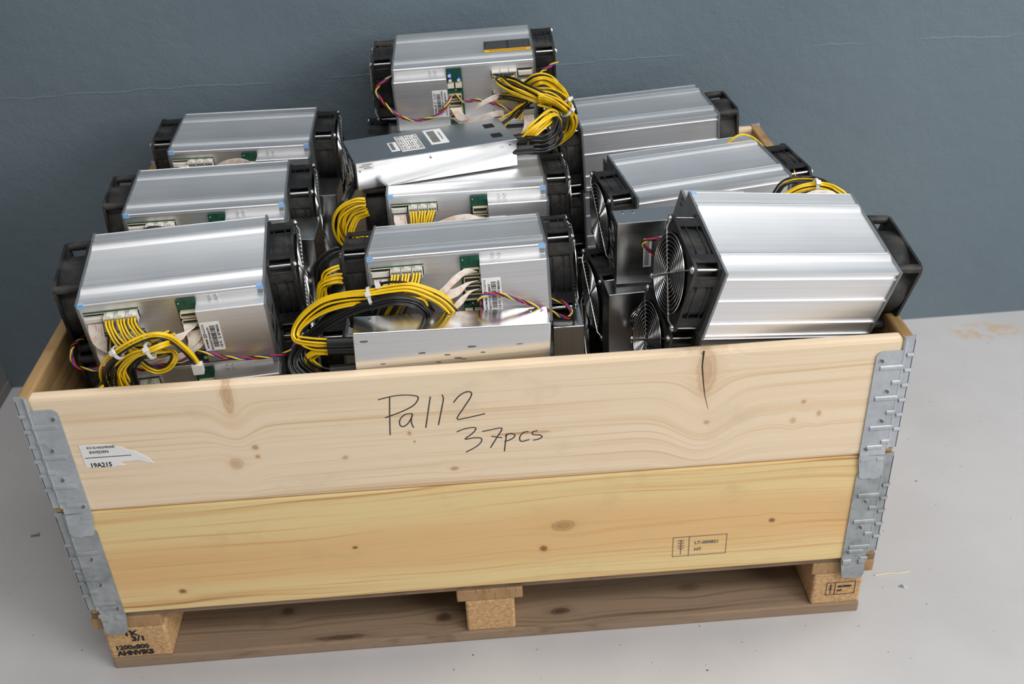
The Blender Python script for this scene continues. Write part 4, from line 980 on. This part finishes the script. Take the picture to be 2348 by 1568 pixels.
# harness of the slanted power supply: plugs into the highest box
def d6(k, i, j, rng):
    ends = [(.1539, .585, .6823), (.1640, .5802, .6767), (.1640, .578, .6867)][k]
    base = [[(.0786, .6044, .7122), (.0901, .5897, .7044), (.1096, .5849, .6961), (.1348, .5820, .6857), (.1539, .580, .6823)],
            [(.0911, .599, .7143), (.1037, .5842, .7076), (.1242, .5793, .6992), (.1451, .5797, .688), (.164, .5802, .6767)],
            [(.1059, .5988, .7134), (.1227, .5837, .7087), (.1407, .5738, .7022), (.1585, .5741, .6923), (.1763, .5745, .6823)]][k]
    return [V3(p) + V3(((1 - i) * .004, (.004 if j else 0), (i - 1) * .0035 + (.004 if j else 0))) for p in base]
plug_wires(o2, 'M6', 2, d6, 61, 'over')
wires(o2, [(.145, .577, .690), (.1585, .5741, .6893), (.1763, .5745, .6803), (.1922, .575, .6681), (.2012, .5809, .6543), (.206, .5871, .6381), (.2011, .5936, .619), (.1863, .600, .6037), (.165, .602, .594)], wy, lambda s: .011 - .004 * s, 62)
wires(o2, [(.145, .580, .684), (.164, .5802, .6767), (.1831, .5804, .6677), (.1948, .5805, .6606), (.2019, .5865, .6475), (.2004, .5928, .6282), (.1923, .5992, .6114), (.175, .600, .598)], 'yyyyyykkk', .009, 63)
wires(o2, [(.1301, .5989, .7042), (.1444, .5877, .7168), (.1582, .5874, .7171), (.1739, .5877, .7085), (.1865, .5883, .6966), (.1944, .584, .6845), (.2002, .5797, .6724), (.2044, .5809, .6551)], 'yyyyyykk', .008, 64)
wires(o2, [(.120, .6087, .7053), (.1366, .5952, .7235), (.1514, .5918, .728), (.1661, .5918, .7238), (.1766, .5921, .7155), (.1823, .5977, .7068)], 'ykk', .0035, 65)
wires(o2, [(.130, .590, .698), (.150, .585, .701), (.170, .583, .698), (.188, .582, .686), (.198, .580, .670)], 'yyykk', .007, 66)
wires(o2, [(.1251, .601, .6775), (.1119, .600, .6668), (.0982, .5961, .6545), (.0802, .5903, .6436)], 'yyyykkk', .010, 67)
wires(o2, [(.1351, .605, .6775), (.1219, .608, .6668), (.1150, .608, .6545), (.110, .608, .6436)], 'yyyykk', .008, 68)
wires(o2, [(.0735, .6178, .6804), (.0916, .6113, .6827), (.1102, .6009, .6829), (.1284, .5958, .6808)], 'yyyykk', .006, 69)
sleeve(o2, [(.080, .447, .664), (.098, .443, .6680), (.1130, .441, .6705)], .0105); sleeve(o2, [(.082, .430, .655), (.098, .430, .657), (.1230, .430, .658)], .0085)
wires(o2, [(.1109, .440, .6700), (.1231, .440, .6825), (.135, .447, .6903), (.146, .457, .6952), (.158, .475, .695), (.168, .50, .680), (.172, .53, .655)], wy, lambda s: .012, 70)
wires(o2, [(.112, .436, .667), (.1254, .432, .6686), (.1405, .436, .6685), (.1556, .445, .6741), (.1628, .460, .6828), (.1658, .485, .6839), (.170, .52, .665), (.178, .56, .64)], 'k' * 12, lambda s: .012, 71)
wires(o2, [(.1104, .430, .658), (.1254, .430, .656), (.1405, .433, .656), (.158, .443, .661), (.168, .462, .668), (.172, .49, .665), (.176, .53, .645)], 'k' * 8, .010, 72)
tie(o2, (.1935, .5757, .6665), (.012, .004, -.012), .0130); tie(o2, (.1965, .584, .6820), (.006, -.004, -.012), .0085); tie(o2, (.172, .600, .6462), (.01, .002, .008), .005)

# small bundles of the left row and behind the tilted box
h2 = thing('cable_harness', 'yellow and black cable arch beside the middle mining computer of the left row', 'cable', (-.47, .32, .60), 'power cable bundles')
A2 = [miner_pt('M2', x, y, z) for x, y, z in ((-.122, -.05, -.060), (-.112, -.045, -.040), (-.095, -.040, -.022), (-.075, -.038, -.014), (-.055, -.038, -.022), (-.040, -.036, -.045))]
wires(h2, A2, 'yyyyyykkkk', .009, 81); tie(h2, A2[2], A2[3] - A2[1], .0105)
h3 = thing('cable_harness', 'yellow and black cable arch beside the back left mining computer', 'cable', (-.46, .58, .60), 'power cable bundles')
A3 = [miner_pt('M3', x, y, z) for x, y, z in ((-.135, -.06, -.050), (-.118, -.055, -.032), (-.095, -.050, -.022), (-.070, -.048, -.022), (-.045, -.046, -.034), (-.025, -.044, -.055))]
wires(h3, A3, 'yyyyykkkk', .008, 82); tie(h3, A3[2], A3[3] - A3[1], .0095)
h9 = thing('cable_harness', 'yellow and black cable arch standing up behind the tilted front right mining computer', 'cable', (.51, .2, .62), 'power cable bundles')
wires(h9, [(.452, .212, .630), (.464, .21, .6573), (.4714, .21, .6669), (.484, .21, .6717), (.5017, .21, .6718), (.5186, .21, .6687), (.5326, .20, .6645), (.546, .20, .650), (.550, .20, .63)], 'ykkkkkk', .006, 91)
wires(h9, [(.458, .20, .630), (.4697, .198, .6509), (.481, .197, .6595), (.4946, .196, .6659), (.5145, .196, .668), (.5329, .196, .664), (.5443, .190, .659), (.5549, .190, .6504), (.562, .19, .635)], 'yyyyyyk', .006, 92)
tie(h9, (.5135, .197, .6685), (1, 0, -.05), .0085); tie(h9, (.4575, .21, .642), (.6, 0, 1), .007)
put_h('ribbon_cable', ribbon_mesh([((.484, .180, .640), (0, .004, .012)), ((.495, .180, .656), (-.006, .003, .011)), ((.515, .180, .661), (0, .003, .013)), ((.535, .180, .656), (.006, .003, .010)), ((.545, .18, .640), (.010, .003, .004))]), h9, 'white ribbon cable')
h8 = thing('cable_harness', 'thin yellow wire arching over the back edge of the right row', 'cable', (.48, .46, .64), 'power cable bundles')
wires(h8, [(.448, .465, .630), (.4599, .46, .6426), (.4705, .46, .6479), (.4828, .46, .6459), (.4941, .458, .6409), (.5034, .448, .6339), (.5077, .435, .6275), (.508, .43, .61)], 'yy', .002, 93)

# ------------------------------------------------------------------ bits on the floor
def bit(name, label, cat, loc, mesh): 
    o = put(name, mesh, None, Matrix.Translation(loc)); o['label'] = label; o['category'] = cat; return o
mb = MB(); mb.cyl((-.006, 0, .0022), (.006, .002, .0022), .0018, 8); mb.cyl((.006, .002, .0022), (.0085, .0025, .0022), .0036, 10)
bit('screw', 'small grey screw lying on the floor left of the crate', 'screw', (-.83, .333, 0), mb.mesh('screw', ['plate'], 40))
mb = MB().tube(catmull([(-.030, 0, .0011), (-.01, .002, .0011), (.012, .001, .0011), (.030, .003, .0011)], 5), .0011, 6)
bit('straw', 'thin pale wood splinter on the floor right of the pallet', 'wood splinter', (.682, .074, 0), mb.mesh('straw', ['cream']))
mb = MB().add([(-.010, 0, 0), (-.003, .004, .0005), (.006, .002, 0), (.009, -.003, 0), (0, -.005, 0), (-.002, 0, .004), (.004, 0, .003)], [(0, 1, 5), (1, 2, 6), (1, 6, 5), (2, 3, 6), (3, 4, 6), (4, 5, 6), (4, 0, 5), (4, 3, 2, 1, 0)])
bit('wood_chip', 'small dark chip on the floor in front of the right pallet foot', 'wood chip', (.690, .045, 0), mb.mesh('wood_chip', ['plate']))
